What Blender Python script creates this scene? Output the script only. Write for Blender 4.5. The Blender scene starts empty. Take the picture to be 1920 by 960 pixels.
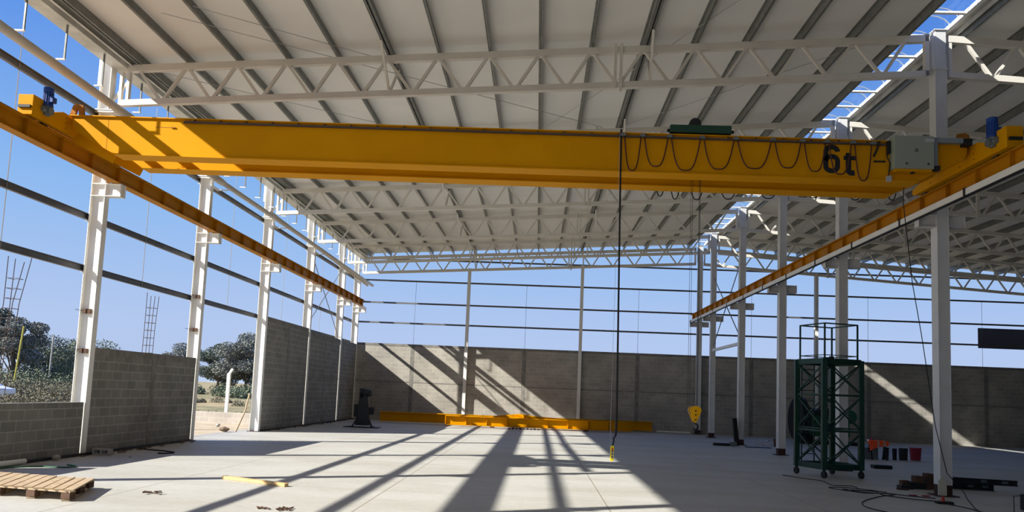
import bpy, math, random
from mathutils import Vector, Matrix
random.seed(7)
SC = bpy.context.scene
COL = SC.collection
PI = math.pi

# ------------------------------------------------------------------ camera
F, CX, CY = 1399.3, 948.07, 605.3
YAW, PITCH, ROLL = 0.045494, 0.0931795, 0.0418259
cam_d = bpy.data.cameras.new('camera')
cam = bpy.data.objects.new('camera', cam_d); COL.objects.link(cam)
cyw, syw, cpt, spt = math.cos(YAW), math.sin(YAW), math.cos(PITCH), math.sin(PITCH)
fw = Vector((-syw*cpt, cyw*cpt, spt)); rt = Vector((cyw, syw, 0)); up = rt.cross(fw)
R_ = rt*math.cos(ROLL) + up*math.sin(ROLL); U_ = up*math.cos(ROLL) - rt*math.sin(ROLL)
cam.matrix_world = Matrix(((R_.x, U_.x, -fw.x, 9.4737), (R_.y, U_.y, -fw.y, -15.428), (R_.z, U_.z, -fw.z, 1.6893), (0, 0, 0, 1)))
cam_d.sensor_fit = 'HORIZONTAL'; cam_d.sensor_width = 36; cam_d.lens = F/1920*36
cam_d.shift_x = (960-CX)/1920; cam_d.shift_y = (CY-480)/1920
cam_d.clip_start = 0.1; cam_d.clip_end = 2000
SC.camera = cam

# ------------------------------------------------------------------ light, sky, exposure
SUN_DIR = Vector((1.395, 0.775, -1.0)).normalized()
sun_d = bpy.data.lights.new('sun', 'SUN'); sun_d.energy = 9.9; sun_d.angle = math.radians(0.53); sun_d.color = (1.0, 0.955, 0.86)
sun = bpy.data.objects.new('sun', sun_d); COL.objects.link(sun)
sun.rotation_euler = SUN_DIR.to_track_quat('-Z', 'Y').to_euler(); sun.location = (-20, -10, 30)
W = bpy.data.worlds.new('sky'); SC.world = W; W.use_nodes = True
nt = W.node_tree; nt.nodes.clear()
tc = nt.nodes.new('ShaderNodeTexCoord'); sx = nt.nodes.new('ShaderNodeSeparateXYZ'); cr = nt.nodes.new('ShaderNodeValToRGB')
bg = nt.nodes.new('ShaderNodeBackground'); wo = nt.nodes.new('ShaderNodeOutputWorld')
nt.links.new(tc.outputs['Generated'], sx.inputs[0]); nt.links.new(sx.outputs['Z'], cr.inputs[0])
nt.links.new(cr.outputs[0], bg.inputs[0]); nt.links.new(bg.outputs[0], wo.inputs[0]); bg.inputs[1].default_value = 1.0
stops = [(0.0, (0.47, 0.58, 0.82)), (0.07, (0.45, 0.58, 0.86)), (0.22, (0.27, 0.49, 0.87)), (0.42, (0.10, 0.28, 0.80)), (1.0, (0.05, 0.17, 0.62))]
el = cr.color_ramp.elements
el[0].position = 0.0; el[0].color = (*stops[0][1], 1); el[1].position = 1.0; el[1].color = (*stops[-1][1], 1)
for p_, c_ in stops[1:-1]:
    e_ = el.new(p_); e_.color = (*c_, 1)
SC.view_settings.view_transform = 'Standard'; SC.view_settings.look = 'None'
SC.view_settings.exposure = 0.0; SC.view_settings.gamma = 1.0; SC.view_settings.use_curve_mapping = False
SC.cycles.max_bounces = 8; SC.cycles.diffuse_bounces = 5

# ------------------------------------------------------------------ materials
def lin(c):
    return tuple(((v/255)/12.92 if v/255 <= 0.04045 else ((v/255+0.055)/1.055)**2.4) for v in c)
M = {}
def mat(name, rgb, rough=0.6, metal=0.0, var=0.0, scale=3.0, rgb2=None, bump=0.0, detail=4):
    m = bpy.data.materials.new(name); m.use_nodes = True
    n = m.node_tree.nodes; l = m.node_tree.links; b = n['Principled BSDF']
    b.inputs['Base Color'].default_value = (*rgb, 1); b.inputs['Roughness'].default_value = rough; b.inputs['Metallic'].default_value = metal
    if var > 0 or rgb2:
        g = n.new('ShaderNodeNewGeometry'); t = n.new('ShaderNodeTexNoise'); t.inputs['Scale'].default_value = scale; t.inputs['Detail'].default_value = detail
        l.new(g.outputs['Position'], t.inputs['Vector'])
        r = n.new('ShaderNodeValToRGB'); l.new(t.outputs['Fac'], r.inputs[0])
        c2 = rgb2 or tuple(v*(1-var) for v in rgb)
        r.color_ramp.elements[0].position = 0.35; r.color_ramp.elements[1].position = 0.65
        r.color_ramp.elements[0].color = (*c2, 1); r.color_ramp.elements[1].color = (*rgb, 1)
        l.new(r.outputs[0], b.inputs['Base Color'])
        if bump > 0:
            bp = n.new('ShaderNodeBump'); bp.inputs['Strength'].default_value = bump; l.new(t.outputs['Fac'], bp.inputs['Height']); l.new(bp.outputs[0], b.inputs['Normal'])
    if 'yellow' in name: b.inputs['Specular IOR Level'].default_value = 0.07
    M[name] = m; return m
mat('white_paint', (0.84, 0.83, 0.79), 0.5, 0, 0.06, 2.5)
mat('truss_paint', (0.78, 0.75, 0.69), 0.55, 0, 0.08, 2.0)
mat('grey_paint', (0.70, 0.70, 0.69), 0.5, 0, 0.10, 2.0)
mat('yellow_paint', (0.69, 0.305, 0.0005), 0.5, 0, 0.08, 1.2)
mat('rail_yellow', (0.50, 0.205, 0.008), 0.42, 0, 0.16, 1.6)  # same yellow paint as the crane, its shade put into a darker colour
mat('rust_yellow', (0.42, 0.17, 0.03), 0.6, 0, 0.3, 3)
mat('galvanized', (0.24, 0.25, 0.24), 0.42, 0.35, 0.25, 6)
mat('gutter_metal', (0.72, 0.72, 0.68), 0.4, 0.1, 0.3, 2.2)
mat('insulation', (0.88, 0.87, 0.845), 0.75, 0, 0.05, 0.8)
mat('girt_metal', (0.17, 0.17, 0.18), 0.5, 0.3, 0.2, 4)
mat('rail_steel', (0.10, 0.07, 0.06), 0.5, 0.5)
mat('dark_steel', (0.02, 0.021, 0.024), 0.5, 0.3, 0.2, 5)
mat('black', (0.008, 0.008, 0.009), 0.6)
mat('rubber', (0.012, 0.012, 0.013), 0.75)
mat('blue_motor', (0.006, 0.05, 0.27), 0.4)
mat('gear_grey', (0.16, 0.19, 0.20), 0.45, 0.3)
mat('cabinet_green', (0.28, 0.32, 0.26), 0.5)
mat('conduit', (0.22, 0.27, 0.29), 0.5)
mat('hoist_green', (0.005, 0.055, 0.03), 0.45)
mat('tower_green', (0.005, 0.05, 0.032), 0.4, 0.1, 0.25, 4)
mat('machine_green', (0.01, 0.11, 0.05), 0.45)
mat('cable_red', (0.07, 0.014, 0.012), 0.6)
mat('pipe_white', (0.60, 0.56, 0.50), 0.5, 0, 0.10, 2)
mat('pendant_yellow', (0.9, 0.72, 0.02), 0.4)
mat('faded_yellow', (0.50, 0.44, 0.10), 0.6)
mat('red', (0.5, 0.02, 0.015), 0.5)
mat('crimson', (0.30, 0.012, 0.035), 0.5)
mat('magenta', (0.35, 0.01, 0.1), 0.5)
mat('orange_vest', (1.0, 0.10, 0.02), 0.7)
mat('reflective', (0.5, 0.42, 0.36), 0.4)
mat('primer', (0.045, 0.014, 0.012), 0.7)
mat('wood', (0.52, 0.39, 0.25), 0.75, 0, 0.25, 7)
mat('wood_bright', (0.72, 0.48, 0.20), 0.7, 0, 0.15, 7)
mat('wood_dark', (0.10, 0.05, 0.028), 0.8, 0, 0.3, 7)
mat('concrete', (0.40, 0.385, 0.35), 0.85, 0, 0.2, 3, bump=0.1)
mat('concrete_edge', (0.25, 0.24, 0.22), 0.9, 0, 0.3, 5, bump=0.2)
mat('stone', (0.45, 0.43, 0.4), 0.9, 0, 0.3, 9, bump=0.3)
mat('dirt', (0.20, 0.14, 0.09), 0.95, 0, 0.4, 5, bump=0.3)
mat('bark', (0.16, 0.13, 0.10), 0.9, 0, 0.3, 6)
mat('leaf_dark', (0.11, 0.135, 0.10), 0.8, 0, 0.35, 1.0)
mat('leaf_mid', (0.17, 0.20, 0.12), 0.8, 0, 0.35, 1.0)
mat('leaf_grey', (0.21, 0.22, 0.19), 0.8, 0, 0.3, 1.0)  # tree leaf tones lightened and greyed, distance haze put into the colour
mat('leaf_dry', (0.21, 0.19, 0.12), 0.8, 0, 0.3, 1.0)
mat('car_white', (0.8, 0.8, 0.8), 0.3)
mat('glass_dark', (0.03, 0.04, 0.05), 0.15)
mat('rebar', (0.09, 0.07, 0.07), 0.7, 0.3)
mat('navy_sheet', (0.10, 0.11, 0.17), 0.5)
mat('cream_plate', (0.62, 0.6, 0.48), 0.6)
mat('wire', (0.5, 0.5, 0.5), 0.5, 0.4)
mat('hook_yellow', (0.85, 0.42, 0.01), 0.4)

def block_mat(name, axis, c1, c2, mortar):
    m = bpy.data.materials.new(name); m.use_nodes = True
    n = m.node_tree.nodes; l = m.node_tree.links; b = n['Principled BSDF']
    g = n.new('ShaderNodeNewGeometry'); s = n.new('ShaderNodeSeparateXYZ'); c = n.new('ShaderNodeCombineXYZ')
    l.new(g.outputs['Position'], s.inputs[0]); l.new(s.outputs[axis], c.inputs[0]); l.new(s.outputs['Z'], c.inputs[1])
    br = n.new('ShaderNodeTexBrick'); l.new(c.outputs[0], br.inputs['Vector'])
    br.inputs['Scale'].default_value = 1.0; br.inputs['Brick Width'].default_value = 0.4; br.inputs['Row Height'].default_value = 0.2
    br.inputs['Mortar Size'].default_value = 0.014; br.inputs['Mortar Smooth'].default_value = 0.3; br.inputs['Bias'].default_value = 0.0
    br.inputs['Color1'].default_value = (*c1, 1); br.inputs['Color2'].default_value = (*c2, 1); br.inputs['Mortar'].default_value = (*mortar, 1)
    ns = n.new('ShaderNodeTexNoise'); ns.inputs['Scale'].default_value = 1.1; ns.inputs['Detail'].default_value = 5; l.new(g.outputs['Position'], ns.inputs['Vector'])
    mp = n.new('ShaderNodeMapRange'); mp.inputs[1].default_value = 0.3; mp.inputs[2].default_value = 0.7; mp.inputs[3].default_value = 0.78; mp.inputs[4].default_value = 1.12; l.new(ns.outputs['Fac'], mp.inputs[0])
    mx = n.new('ShaderNodeVectorMath'); mx.operation = 'SCALE'; l.new(br.outputs['Color'], mx.inputs[0]); l.new(mp.outputs[0], mx.inputs['Scale'])
    l.new(mx.outputs[0], b.inputs['Base Color']); b.inputs['Roughness'].default_value = 0.9
    bp = n.new('ShaderNodeBump'); bp.inputs['Strength'].default_value = 0.5; bp.inputs['Distance'].default_value = 0.01; bp.invert = True
    l.new(br.outputs['Fac'], bp.inputs['Height']); l.new(bp.outputs[0], b.inputs['Normal'])
    M[name] = m
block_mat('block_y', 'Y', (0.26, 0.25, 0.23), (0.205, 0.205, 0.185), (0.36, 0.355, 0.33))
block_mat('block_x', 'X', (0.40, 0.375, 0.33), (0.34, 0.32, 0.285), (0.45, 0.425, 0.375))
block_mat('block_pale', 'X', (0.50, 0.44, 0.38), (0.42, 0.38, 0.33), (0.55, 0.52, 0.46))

def floor_mat():
    m = bpy.data.materials.new('floor_concrete'); m.use_nodes = True
    n = m.node_tree.nodes; l = m.node_tree.links; b = n['Principled BSDF']
    g = n.new('ShaderNodeNewGeometry'); s = n.new('ShaderNodeSeparateXYZ'); l.new(g.outputs['Position'], s.inputs[0])
    n1 = n.new('ShaderNodeTexNoise'); n1.inputs['Scale'].default_value = 0.55; n1.inputs['Detail'].default_value = 7; n1.inputs['Roughness'].default_value = 0.6
    mpg = n.new('ShaderNodeMapping'); mpg.inputs['Scale'].default_value = (0.55, 1.3, 1); l.new(g.outputs['Position'], mpg.inputs[0]); l.new(mpg.outputs[0], n1.inputs['Vector'])
    r = n.new('ShaderNodeValToRGB'); l.new(n1.outputs['Fac'], r.inputs[0])
    e = r.color_ramp.elements; e[0].position = 0.28; e[0].color = (0.385, 0.37, 0.32, 1); e[1].position = 0.62; e[1].color = (0.49, 0.485, 0.455, 1)
    n2 = n.new('ShaderNodeTexNoise'); n2.inputs['Scale'].default_value = 9; n2.inputs['Detail'].default_value = 6; l.new(g.outputs['Position'], n2.inputs['Vector'])
    r2 = n.new('ShaderNodeMapRange'); r2.inputs[1].default_value = 0.3; r2.inputs[2].default_value = 0.7; r2.inputs[3].default_value = 0.93; r2.inputs[4].default_value = 1.05; l.new(n2.outputs['Fac'], r2.inputs[0])
    sc = n.new('ShaderNodeVectorMath'); sc.operation = 'SCALE'; l.new(r.outputs[0], sc.inputs[0]); l.new(r2.outputs[0], sc.inputs['Scale'])
    def line(axis, off, per, half):
        a = n.new('ShaderNodeMath'); a.operation = 'SUBTRACT'; l.new(s.outputs[axis], a.inputs[0]); a.inputs[1].default_value = off - per/2
        w = n.new('ShaderNodeMath'); w.operation = 'FLOORED_MODULO'; l.new(a.outputs[0], w.inputs[0]); w.inputs[1].default_value = per
        d = n.new('ShaderNodeMath'); d.operation = 'SUBTRACT'; l.new(w.outputs[0], d.inputs[0]); d.inputs[1].default_value = per/2
        ab = n.new('ShaderNodeMath'); ab.operation = 'ABSOLUTE'; l.new(d.outputs[0], ab.inputs[0])
        lt = n.new('ShaderNodeMath'); lt.operation = 'LESS_THAN'; l.new(ab.outputs[0], lt.inputs[0]); lt.inputs[1].default_value = half
        return lt
    j1 = line('X', 7.04, 3.59, 0.008); j2 = line('Y', 1.6, 4.6, 0.006)
    mxm = n.new('ShaderNodeMath'); mxm.operation = 'MAXIMUM'; l.new(j1.outputs[0], mxm.inputs[0]); l.new(j2.outputs[0], mxm.inputs[1])
    mix = n.new('ShaderNodeMix'); mix.data_type = 'RGBA'; l.new(mxm.outputs[0], mix.inputs['Factor']); l.new(sc.outputs[0], mix.inputs['A']); mix.inputs['B'].default_value = (0.22, 0.18, 0.13, 1)
    l.new(mix.outputs['Result'], b.inputs['Base Color'])
    b.inputs['Roughness'].default_value = 0.62
    bp = n.new('ShaderNodeBump'); bp.inputs['Strength'].default_value = 0.08; l.new(n2.outputs['Fac'], bp.inputs['Height']); l.new(bp.outputs[0], b.inputs['Normal'])
    M['floor'] = m
floor_mat()
def ground_mat():
    m = bpy.data.materials.new('field'); m.use_nodes = True
    n = m.node_tree.nodes; l = m.node_tree.links; b = n['Principled BSDF']
    g = n.new('ShaderNodeNewGeometry')
    n1 = n.new('ShaderNodeTexNoise'); n1.inputs['Scale'].default_value = 0.16; n1.inputs['Detail'].default_value = 8; n1.inputs['Roughness'].default_value = 0.7; l.new(g.outputs['Position'], n1.inputs['Vector'])
    r = n.new('ShaderNodeValToRGB'); l.new(n1.outputs['Fac'], r.inputs[0]); e = r.color_ramp.elements
    e[0].position = 0.36; e[0].color = (0.10, 0.12, 0.045, 1); e[1].position = 0.60; e[1].color = (0.46, 0.33, 0.17, 1)
    x = e.new(0.5); x.color = (0.30, 0.24, 0.12, 1)
    l.new(r.outputs[0], b.inputs['Base Color']); b.inputs['Roughness'].default_value = 0.95
    M['field'] = m
ground_mat()
def glaze_mat():
    m = bpy.data.materials.new('clear_glazing'); m.use_nodes = True
    n = m.node_tree.nodes; l = m.node_tree.links; n.clear()
    o = n.new('ShaderNodeOutputMaterial'); t = n.new('ShaderNodeBsdfTransparent'); g = n.new('ShaderNodeBsdfGlossy'); x = n.new('ShaderNodeMixShader')
    t.inputs[0].default_value = (0.93, 0.95, 0.97, 1); g.inputs['Roughness'].default_value = 0.1; x.inputs[0].default_value = 0.05
    l.new(t.outputs[0], x.inputs[1]); l.new(g.outputs[0], x.inputs[2]); l.new(x.outputs[0], o.inputs[0]); M['glazing'] = m
glaze_mat()

# ------------------------------------------------------------------ mesh helpers
class MB:
    def __init__(s): s.v = []; s.f = []; s.sm = False
    def add(s, vs, fs):
        k = len(s.v); s.v += [tuple(p) for p in vs]; s.f += [tuple(i+k for i in f) for f in fs]; return s
    def box(s, x0, x1, y0, y1, z0, z1):
        return s.add([(x0,y0,z0),(x1,y0,z0),(x1,y1,z0),(x0,y1,z0),(x0,y0,z1),(x1,y0,z1),(x1,y1,z1),(x0,y1,z1)],
                     [(0,3,2,1),(4,5,6,7),(0,1,5,4),(1,2,6,5),(2,3,7,6),(3,0,4,7)])
    def bar(s, p, q, w, h, ref=(0,0,1)):
        p, q = Vector(p), Vector(q); d = (q-p).normalized(); rf = Vector(ref)
        if abs(d.dot(rf)) > 0.98: rf = Vector((0,1,0))
        a = d.cross(rf).normalized(); b = a.cross(d).normalized()
        vs = [e+a*(i*w/2)+b*(j*h/2) for e in (p, q) for i, j in ((-1,-1),(1,-1),(1,1),(-1,1))]
        return s.add(vs, [(0,1,2,3),(7,6,5,4),(0,4,5,1),(1,5,6,2),(2,6,7,3),(3,7,4,0)])
    def tube(s, pts, r, n=8, cap=True):
        pts = [Vector(p) for p in pts]; rs = r if isinstance(r, (list, tuple)) else [r]*len(pts)
        rings = []; prev = None
        for i, p in enumerate(pts):
            d = (pts[min(i+1, len(pts)-1)] - pts[max(i-1, 0)]).normalized()
            if prev is None:
                a = d.cross(Vector((0,0,1)) if abs(d.z) < 0.9 else Vector((0,1,0))).normalized()
            else:
                a = (prev - d*prev.dot(d)).normalized()
            prev = a; b = d.cross(a)
            rings.append([p + (a*math.cos(t)+b*math.sin(t))*rs[i] for t in [2*PI*k/n for k in range(n)]])
        vs = [v for rg in rings for v in rg]
        fs = [(i*n+k, i*n+(k+1)%n, (i+1)*n+(k+1)%n, (i+1)*n+k) for i in range(len(pts)-1) for k in range(n)]
        if cap: fs += [tuple(range(n-1, -1, -1)), tuple((len(pts)-1)*n+k for k in range(n))]
        return s.add(vs, fs)
    def prism(s, poly, axis, a0, a1):
        n = len(poly)
        def mk(u, w, a): return {'x': (a,u,w), 'y': (u,a,w), 'z': (u,w,a)}[axis]
        vs = [mk(u,w,a0) for u,w in poly] + [mk(u,w,a1) for u,w in poly]
        fs = [tuple(range(n-1,-1,-1)), tuple(range(n,2*n))] + [(i,(i+1)%n,n+(i+1)%n,n+i) for i in range(n)]
        return s.add(vs, fs)
    def ibeam(s, p, q, depth, width, tf=0.012, tw=0.008, ref=(0,0,1)):
        p, q = Vector(p), Vector(q); d = (q-p).normalized(); a = d.cross(Vector(ref)).normalized(); b = a.cross(d).normalized()
        for (ca, cb, w, h) in ((0, depth/2-tf/2, width, tf), (0, -depth/2+tf/2, width, tf), (0, 0, tw, depth-2*tf)):
            o = a*ca+b*cb; s.bar(p+o, q+o, w, h, ref)
        return s
    def mesh(s, name, m, loc=(0,0,0), smooth=False):
        me = bpy.data.meshes.new(name); L = Vector(loc)
        me.from_pydata([tuple(Vector(v)-L) for v in s.v], [], s.f); me.materials.append(M[m] if isinstance(m, str) else m)
        import bmesh
        b = bmesh.new(); b.from_mesh(me); bmesh.ops.recalc_face_normals(b, faces=b.faces); b.to_mesh(me); b.free()
        if smooth:
            for p in me.polygons: p.use_smooth = True
        me.update(); return me

def origin(o):
    v = Vector((0,0,0))
    while o is not None: v += o.location; o = o.parent
    return v
def obj(name, mb, m, parent=None, loc=None, smooth=False, bevel=0):
    o = bpy.data.objects.new(name, None) if mb is None else None
    base = Vector(loc) if loc is not None else (origin(parent) if parent else Vector((0,0,0)))
    me = mb.mesh(name, m, base, smooth)
    o = bpy.data.objects.new(name, me); COL.objects.link(o)
    if parent: o.parent = parent; o.location = base - origin(parent)
    else: o.location = base
    if bevel:
        bv = o.modifiers.new('bevel', 'BEVEL'); bv.width = bevel; bv.segments = 2; bv.limit_method = 'ANGLE'
    return o
def tag(o, label=None, cat=None, group=None, kind=None):
    if label: o['label'] = label
    if cat: o['category'] = cat
    if group: o['group'] = group
    if kind: o['kind'] = kind
    return o
def thing(name, label, cat, loc=(0,0,0), group=None):
    o = bpy.data.objects.new(name, None); o.empty_display_size = 0.2; COL.objects.link(o); o.location = loc
    return tag(o, label, cat, group, 'thing')
def solo(name, mb, m, label, cat, group=None, loc=None, kind='thing', smooth=False, bevel=0):
    if loc is None:
        xs = [v[0] for v in mb.v]; ys = [v[1] for v in mb.v]; zs = [v[2] for v in mb.v]
        loc = ((min(xs)+max(xs))/2, (min(ys)+max(ys))/2, min(zs))
    return tag(obj(name, mb, m, None, loc, smooth, bevel), label, cat, group, kind)
def struct(name, mb, m, label=None):
    return tag(obj(name, mb, m), label, None, None, 'structure')
def dup(root, loc, label=None, group=None):
    r = root.copy(); COL.objects.link(r); r.location = loc
    if label: r['label'] = label
    if group: r['group'] = group
    for ch in list(root.children):
        c = ch.copy(); COL.objects.link(c); c.parent = r
        for g in ch.children:
            d = g.copy(); COL.objects.link(d); d.parent = c
    return r
ORD = ['first','second','third','fourth','fifth','sixth','seventh','eighth','ninth','tenth','eleventh','twelfth','thirteenth','fourteenth','fifteenth','sixteenth','seventeenth','eighteenth','nineteenth','twentieth']

# ------------------------------------------------------------------ constants of the place
YS = [0.1, 5.1, 10.1, 15.1, 20.1, 23.2]
SL = 0.0613
def tcz(x): return 8.44 + SL*x if x < 17.6 else 8.44 + SL*17.6 - SL*(x-17.6)
RIDGE = 17.6; YEND = 23.35

# ------------------------------------------------------------------ the setting
struct('floor', MB().box(-0.45, 38, -26, 23.5, -0.12, 0.0), 'floor')
g = MB(); g.box(-600, 600, -300, 900, -0.5, -0.10); struct('ground', g, 'field')
struct('ground_apron', MB().box(-1.0, -0.45, -26, 23.3, -0.3, -0.012), 'concrete')
mat('yard_dirt', (0.52, 0.43, 0.31), 0.95, 0, 0.3, 1.2, (0.38, 0.30, 0.20))
struct('ground_yard', MB().box(-14, -1.0, -26, 14.6, -0.4, -0.05), 'yard_dirt')

def wall_y(name, y0, y1, h, ties=(), x0=-0.20, x1=-0.05, cap=0.16):
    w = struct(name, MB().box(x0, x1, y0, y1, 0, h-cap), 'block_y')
    b = MB().box(x0-0.004, x1+0.006, y0, y1, h-cap, h)
    for t in ties: b.box(x0-0.004, x1+0.006, t-0.09, t+0.09, 0, h-cap)
    obj('bond_beam', b, 'concrete_edge', w)
    return w
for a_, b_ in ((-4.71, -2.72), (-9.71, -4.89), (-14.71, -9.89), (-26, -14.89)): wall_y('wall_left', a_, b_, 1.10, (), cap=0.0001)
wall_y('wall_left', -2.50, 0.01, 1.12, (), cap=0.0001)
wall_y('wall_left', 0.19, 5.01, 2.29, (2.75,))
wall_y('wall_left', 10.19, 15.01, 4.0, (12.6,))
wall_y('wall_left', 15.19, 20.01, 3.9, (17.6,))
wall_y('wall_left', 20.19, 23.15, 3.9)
seam = MB()
seam.box(-0.20, -0.042, 10.22, 15.0, 2.0, 2.07); seam.box(-0.20, -0.042, 15.19, 20.01, 1.97, 2.04); seam.box(-0.20, -0.042, 20.19, 23.06, 1.97, 2.04)
struct('trim_1', seam, 'concrete_edge')
base = MB(); base.box(-0.2, 0.02, -26, 4.95, 0, 0.055); base.box(-0.2, 0.02, 10.2, 23.3, 0, 0.05)
struct('baseboard_left', base, 'dark_steel')
bw = struct('wall_back', MB().box(-0.2, 38, 23.35, 23.50, 0, 3.88), 'block_x')
bb = MB().box(-0.2, 38, 23.34, 23.51, 3.88, 4.0)
for x in (2.9, 8.75, 14.6, 20.4, 26.3, 32.1): bb.box(x-0.1, x+0.1, 23.344, 23.5, 0, 3.9)
bb.box(-0.2, 38, 23.346, 23.5, 1.98, 2.04)
obj('bond_beam', bb, 'concrete_edge', bw)
struct('wall_right_blocker', MB().box(36.0, 36.15, -26, 23.3, 0, 8.6), 'block_y')  # unseen side wall, made full height to keep light out from the right
struct('wall_front_blocker', MB().box(-0.2, 36.0, -26.2, -26.0, 0, 8.0), 'block_x')  # unseen wall added behind the camera to lower the ambient light

# roof sheets (with white underside) either side of the ridge opening
def sheet(x0, x1, up, t=0.05):
    z0, z1 = tcz(x0)+0.28, tcz(x1)+0.28
    return MB().prism([(x0,z0),(x1,z1),(x1,z1+t),(x0,z0+t)], 'y', -26, YEND)
struct('ceiling', sheet(-0.14, 17.115, 1), 'insulation')
struct('ceiling', sheet(18.15, 36.0, -1), 'insulation')

# ------------------------------------------------------------------ left columns
OUTN = ['nearest the camera', 'second', 'third', 'fourth', 'fifth', 'last, standing at the corner with the back wall']
def left_column(y, label, group):
    t = thing('steel_column', label, 'column', (-0.18, y, 0), group)
    s = MB(); s.ibeam((-0.18, y, 0), (-0.18, y, 7.42), 0.32, 0.17, 0.014, 0.01, ref=(1,0,0))
    obj('shaft', s, 'white_paint', t)
    c = MB(); c.ibeam((-0.345, y, 5.70), (0.33, y, 5.70), 0.28, 0.19, 0.014, 0.03); c.box(0.318, 0.33, y-0.1, y+0.1, 5.56, 5.84)
    obj('corbel', c, 'white_paint', t)
    p = MB().box(-0.40, 0.02, y-0.13, y+0.13, 7.42, 7.445); p.box(-0.40, 0.0, y-0.13, y+0.13, 7.47, 7.49)
    obj('cap_plate', p, 'white_paint', t)
    st = MB(); st.ibeam((-0.24, y, 7.49), (-0.24, y, 8.62), 0.24, 0.2, 0.014, 0.012, ref=(1,0,0)); st.box(-0.42, -0.36, y-0.09, y+0.09, 8.05, 8.62)
    obj('stub_post', st, 'white_paint', t)
    cl = MB()
    for z in (3.98, 5.10, 6.2, 7.36): cl.box(-0.42, -0.335, y-0.05, y+0.16, z-0.09, z-0.08); cl.box(-0.345, -0.337, y-0.05, y+0.16, z-0.08, z+0.06)
    obj('girt_clip', cl, 'white_paint', t)
    bp = MB().box(-0.42, 0.04, y-0.088, y+0.088, 0, 0.02); obj('base_plate', bp, 'primer', t)
    return t
ln = ['White I-section column at the end of the lowest block wall, first of the outer row',
      'White I-section column at the far end of the mid-height block wall, by the open gap',
      'White I-section column where the tall block side wall begins, second past the gap',
      'White I-section column rising out of the tall side wall, braced towards the corner',
      'White I-section column in the tall side wall, next to the corner column',
      'White I-section column in the corner where side wall and back wall meet']
c0 = left_column(YS[0], ln[0], 'outer row of white columns')
for i in range(1, 6): dup(c0, (-0.18, YS[i], 0), ln[i])
for i, y in enumerate((-4.8, -9.8, -14.8)):
    dup(c0, (-0.18, y, 0), 'White I-section column beside the camera, %s bay before the crane' % ORD[i])
# small clamps with a rod left on two of the columns
def clamp(y, z, dx, label):
    t = thing('form_clamp', label, 'clamp', (-0.2, y-0.02, z), 'clamps left on the columns')
    m = MB(); m.box(-0.27, -0.21, y-0.075, y-0.01, z-0.05, z+0.05); m.box(-0.17, -0.11, y-0.075, y-0.01, z-0.05, z+0.05); m.box(-0.21,-0.17,y-0.06,y-0.03,z-0.02,z+0.01)
    obj('jaw', m, 'wood_dark', t)
    obj('rod', MB().tube([(-0.20, y-0.05, z+0.03), (-0.5, y-0.06, z+0.04), (-0.62, y-0.1, z+0.07)] if dx < 0 else [(-0.2, y-0.05, z), (-0.45, y-0.05, z+0.03)], 0.008, 6), 'dark_steel', t)
clamp(YS[0], 2.2, -1, 'Dark rusty clamp with bent rod on the outer column by the lowest wall')
clamp(YS[0], 3.05, 1, 'Small dark clamp high on the outer column by the lowest wall')
clamp(YS[1], 4.02, -1, 'Dark clamp with a rod, upper one on the column by the open gap')
clamp(YS[1], 3.08, 1, 'Dark clamp, lower one on the column by the open gap')

# ------------------------------------------------------------------ ridge-line columns
def mid_column(y, label, group):
    t = thing('steel_column', label, 'column', (17.67, y+0.12, 0), group)
    s = MB().box(17.56, 17.78, y, y+0.24, 0.22, 9.66)
    for x in (17.552, 17.776): s.box(x, x+0.012, y-0.008, y+0.248, 0.22, 8.8)
    obj('shaft', s, 'grey_paint', t)
    b = MB().box(17.555, 17.785, y-0.005, y+0.245, 0.02, 0.22); b.box(17.46, 17.88, y-0.09, y+0.33, 0, 0.02); obj('base_plate', b, 'primer', t)
    c = MB(); c.ibeam((17.2, y+0.12, 5.58), (17.551, y+0.12, 5.58), 0.26, 0.18, 0.014, 0.02); c.box(17.2, 17.21, y+0.03, y+0.21, 5.45, 5.71); obj('corbel', c, 'grey_paint', t)
    c = MB(); c.ibeam((17.789, y+0.12, 5.58), (18.14, y+0.12, 5.58), 0.26, 0.18, 0.014, 0.02); c.box(18.13, 18.14, y+0.03, y+0.21, 5.45, 5.71); obj('corbel', c, 'grey_paint', t)
    j = MB().box(17.53, 17.81, y-0.03, y+0.27, 8.80, 8.83); j.box(17.53, 17.81, y-0.03, y+0.27, 9.66, 9.68)
    j.box(17.5, 17.56, y+0.02, y+0.1, 8.83, 9.6)
    obj('splice_plate', j, 'grey_paint', t)
    return t
mn = ['Thick white ridge column in front, with loose cable hanging down its face',
      'White ridge column rising directly behind the green scaffold tower',
      'White ridge column just left of the green scaffold tower, dark red foot',
      'White ridge column with black steel stub leaning at its foot',
      'White ridge column between hook block and black steel stub, dark foot',
      'White ridge column directly behind the hanging hook block']
m0 = mid_column(0.0, mn[0], 'ridge-line columns')
for i in range(1, 6): dup(m0, (17.67, [0,5,10,15,20,23.0][i]+0.12, 0), mn[i])
for i, y in enumerate((-5, -10)): dup(m0, (17.67, y+0.12, 0), 'White ridge column beside the camera, %s bay before the crane' % ORD[i])
gs = MB().prism([(17.50,0.0),(17.66,0.0),(17.66,0.30),(17.58,0.40),(17.50,0.30)], 'y', -0.035, -0.008)
solo('gusset_plate', gs, 'cream_plate', 'Pale pentagon steel plate leaning on the foot of the nearest ridge column', 'steel plate')

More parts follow.
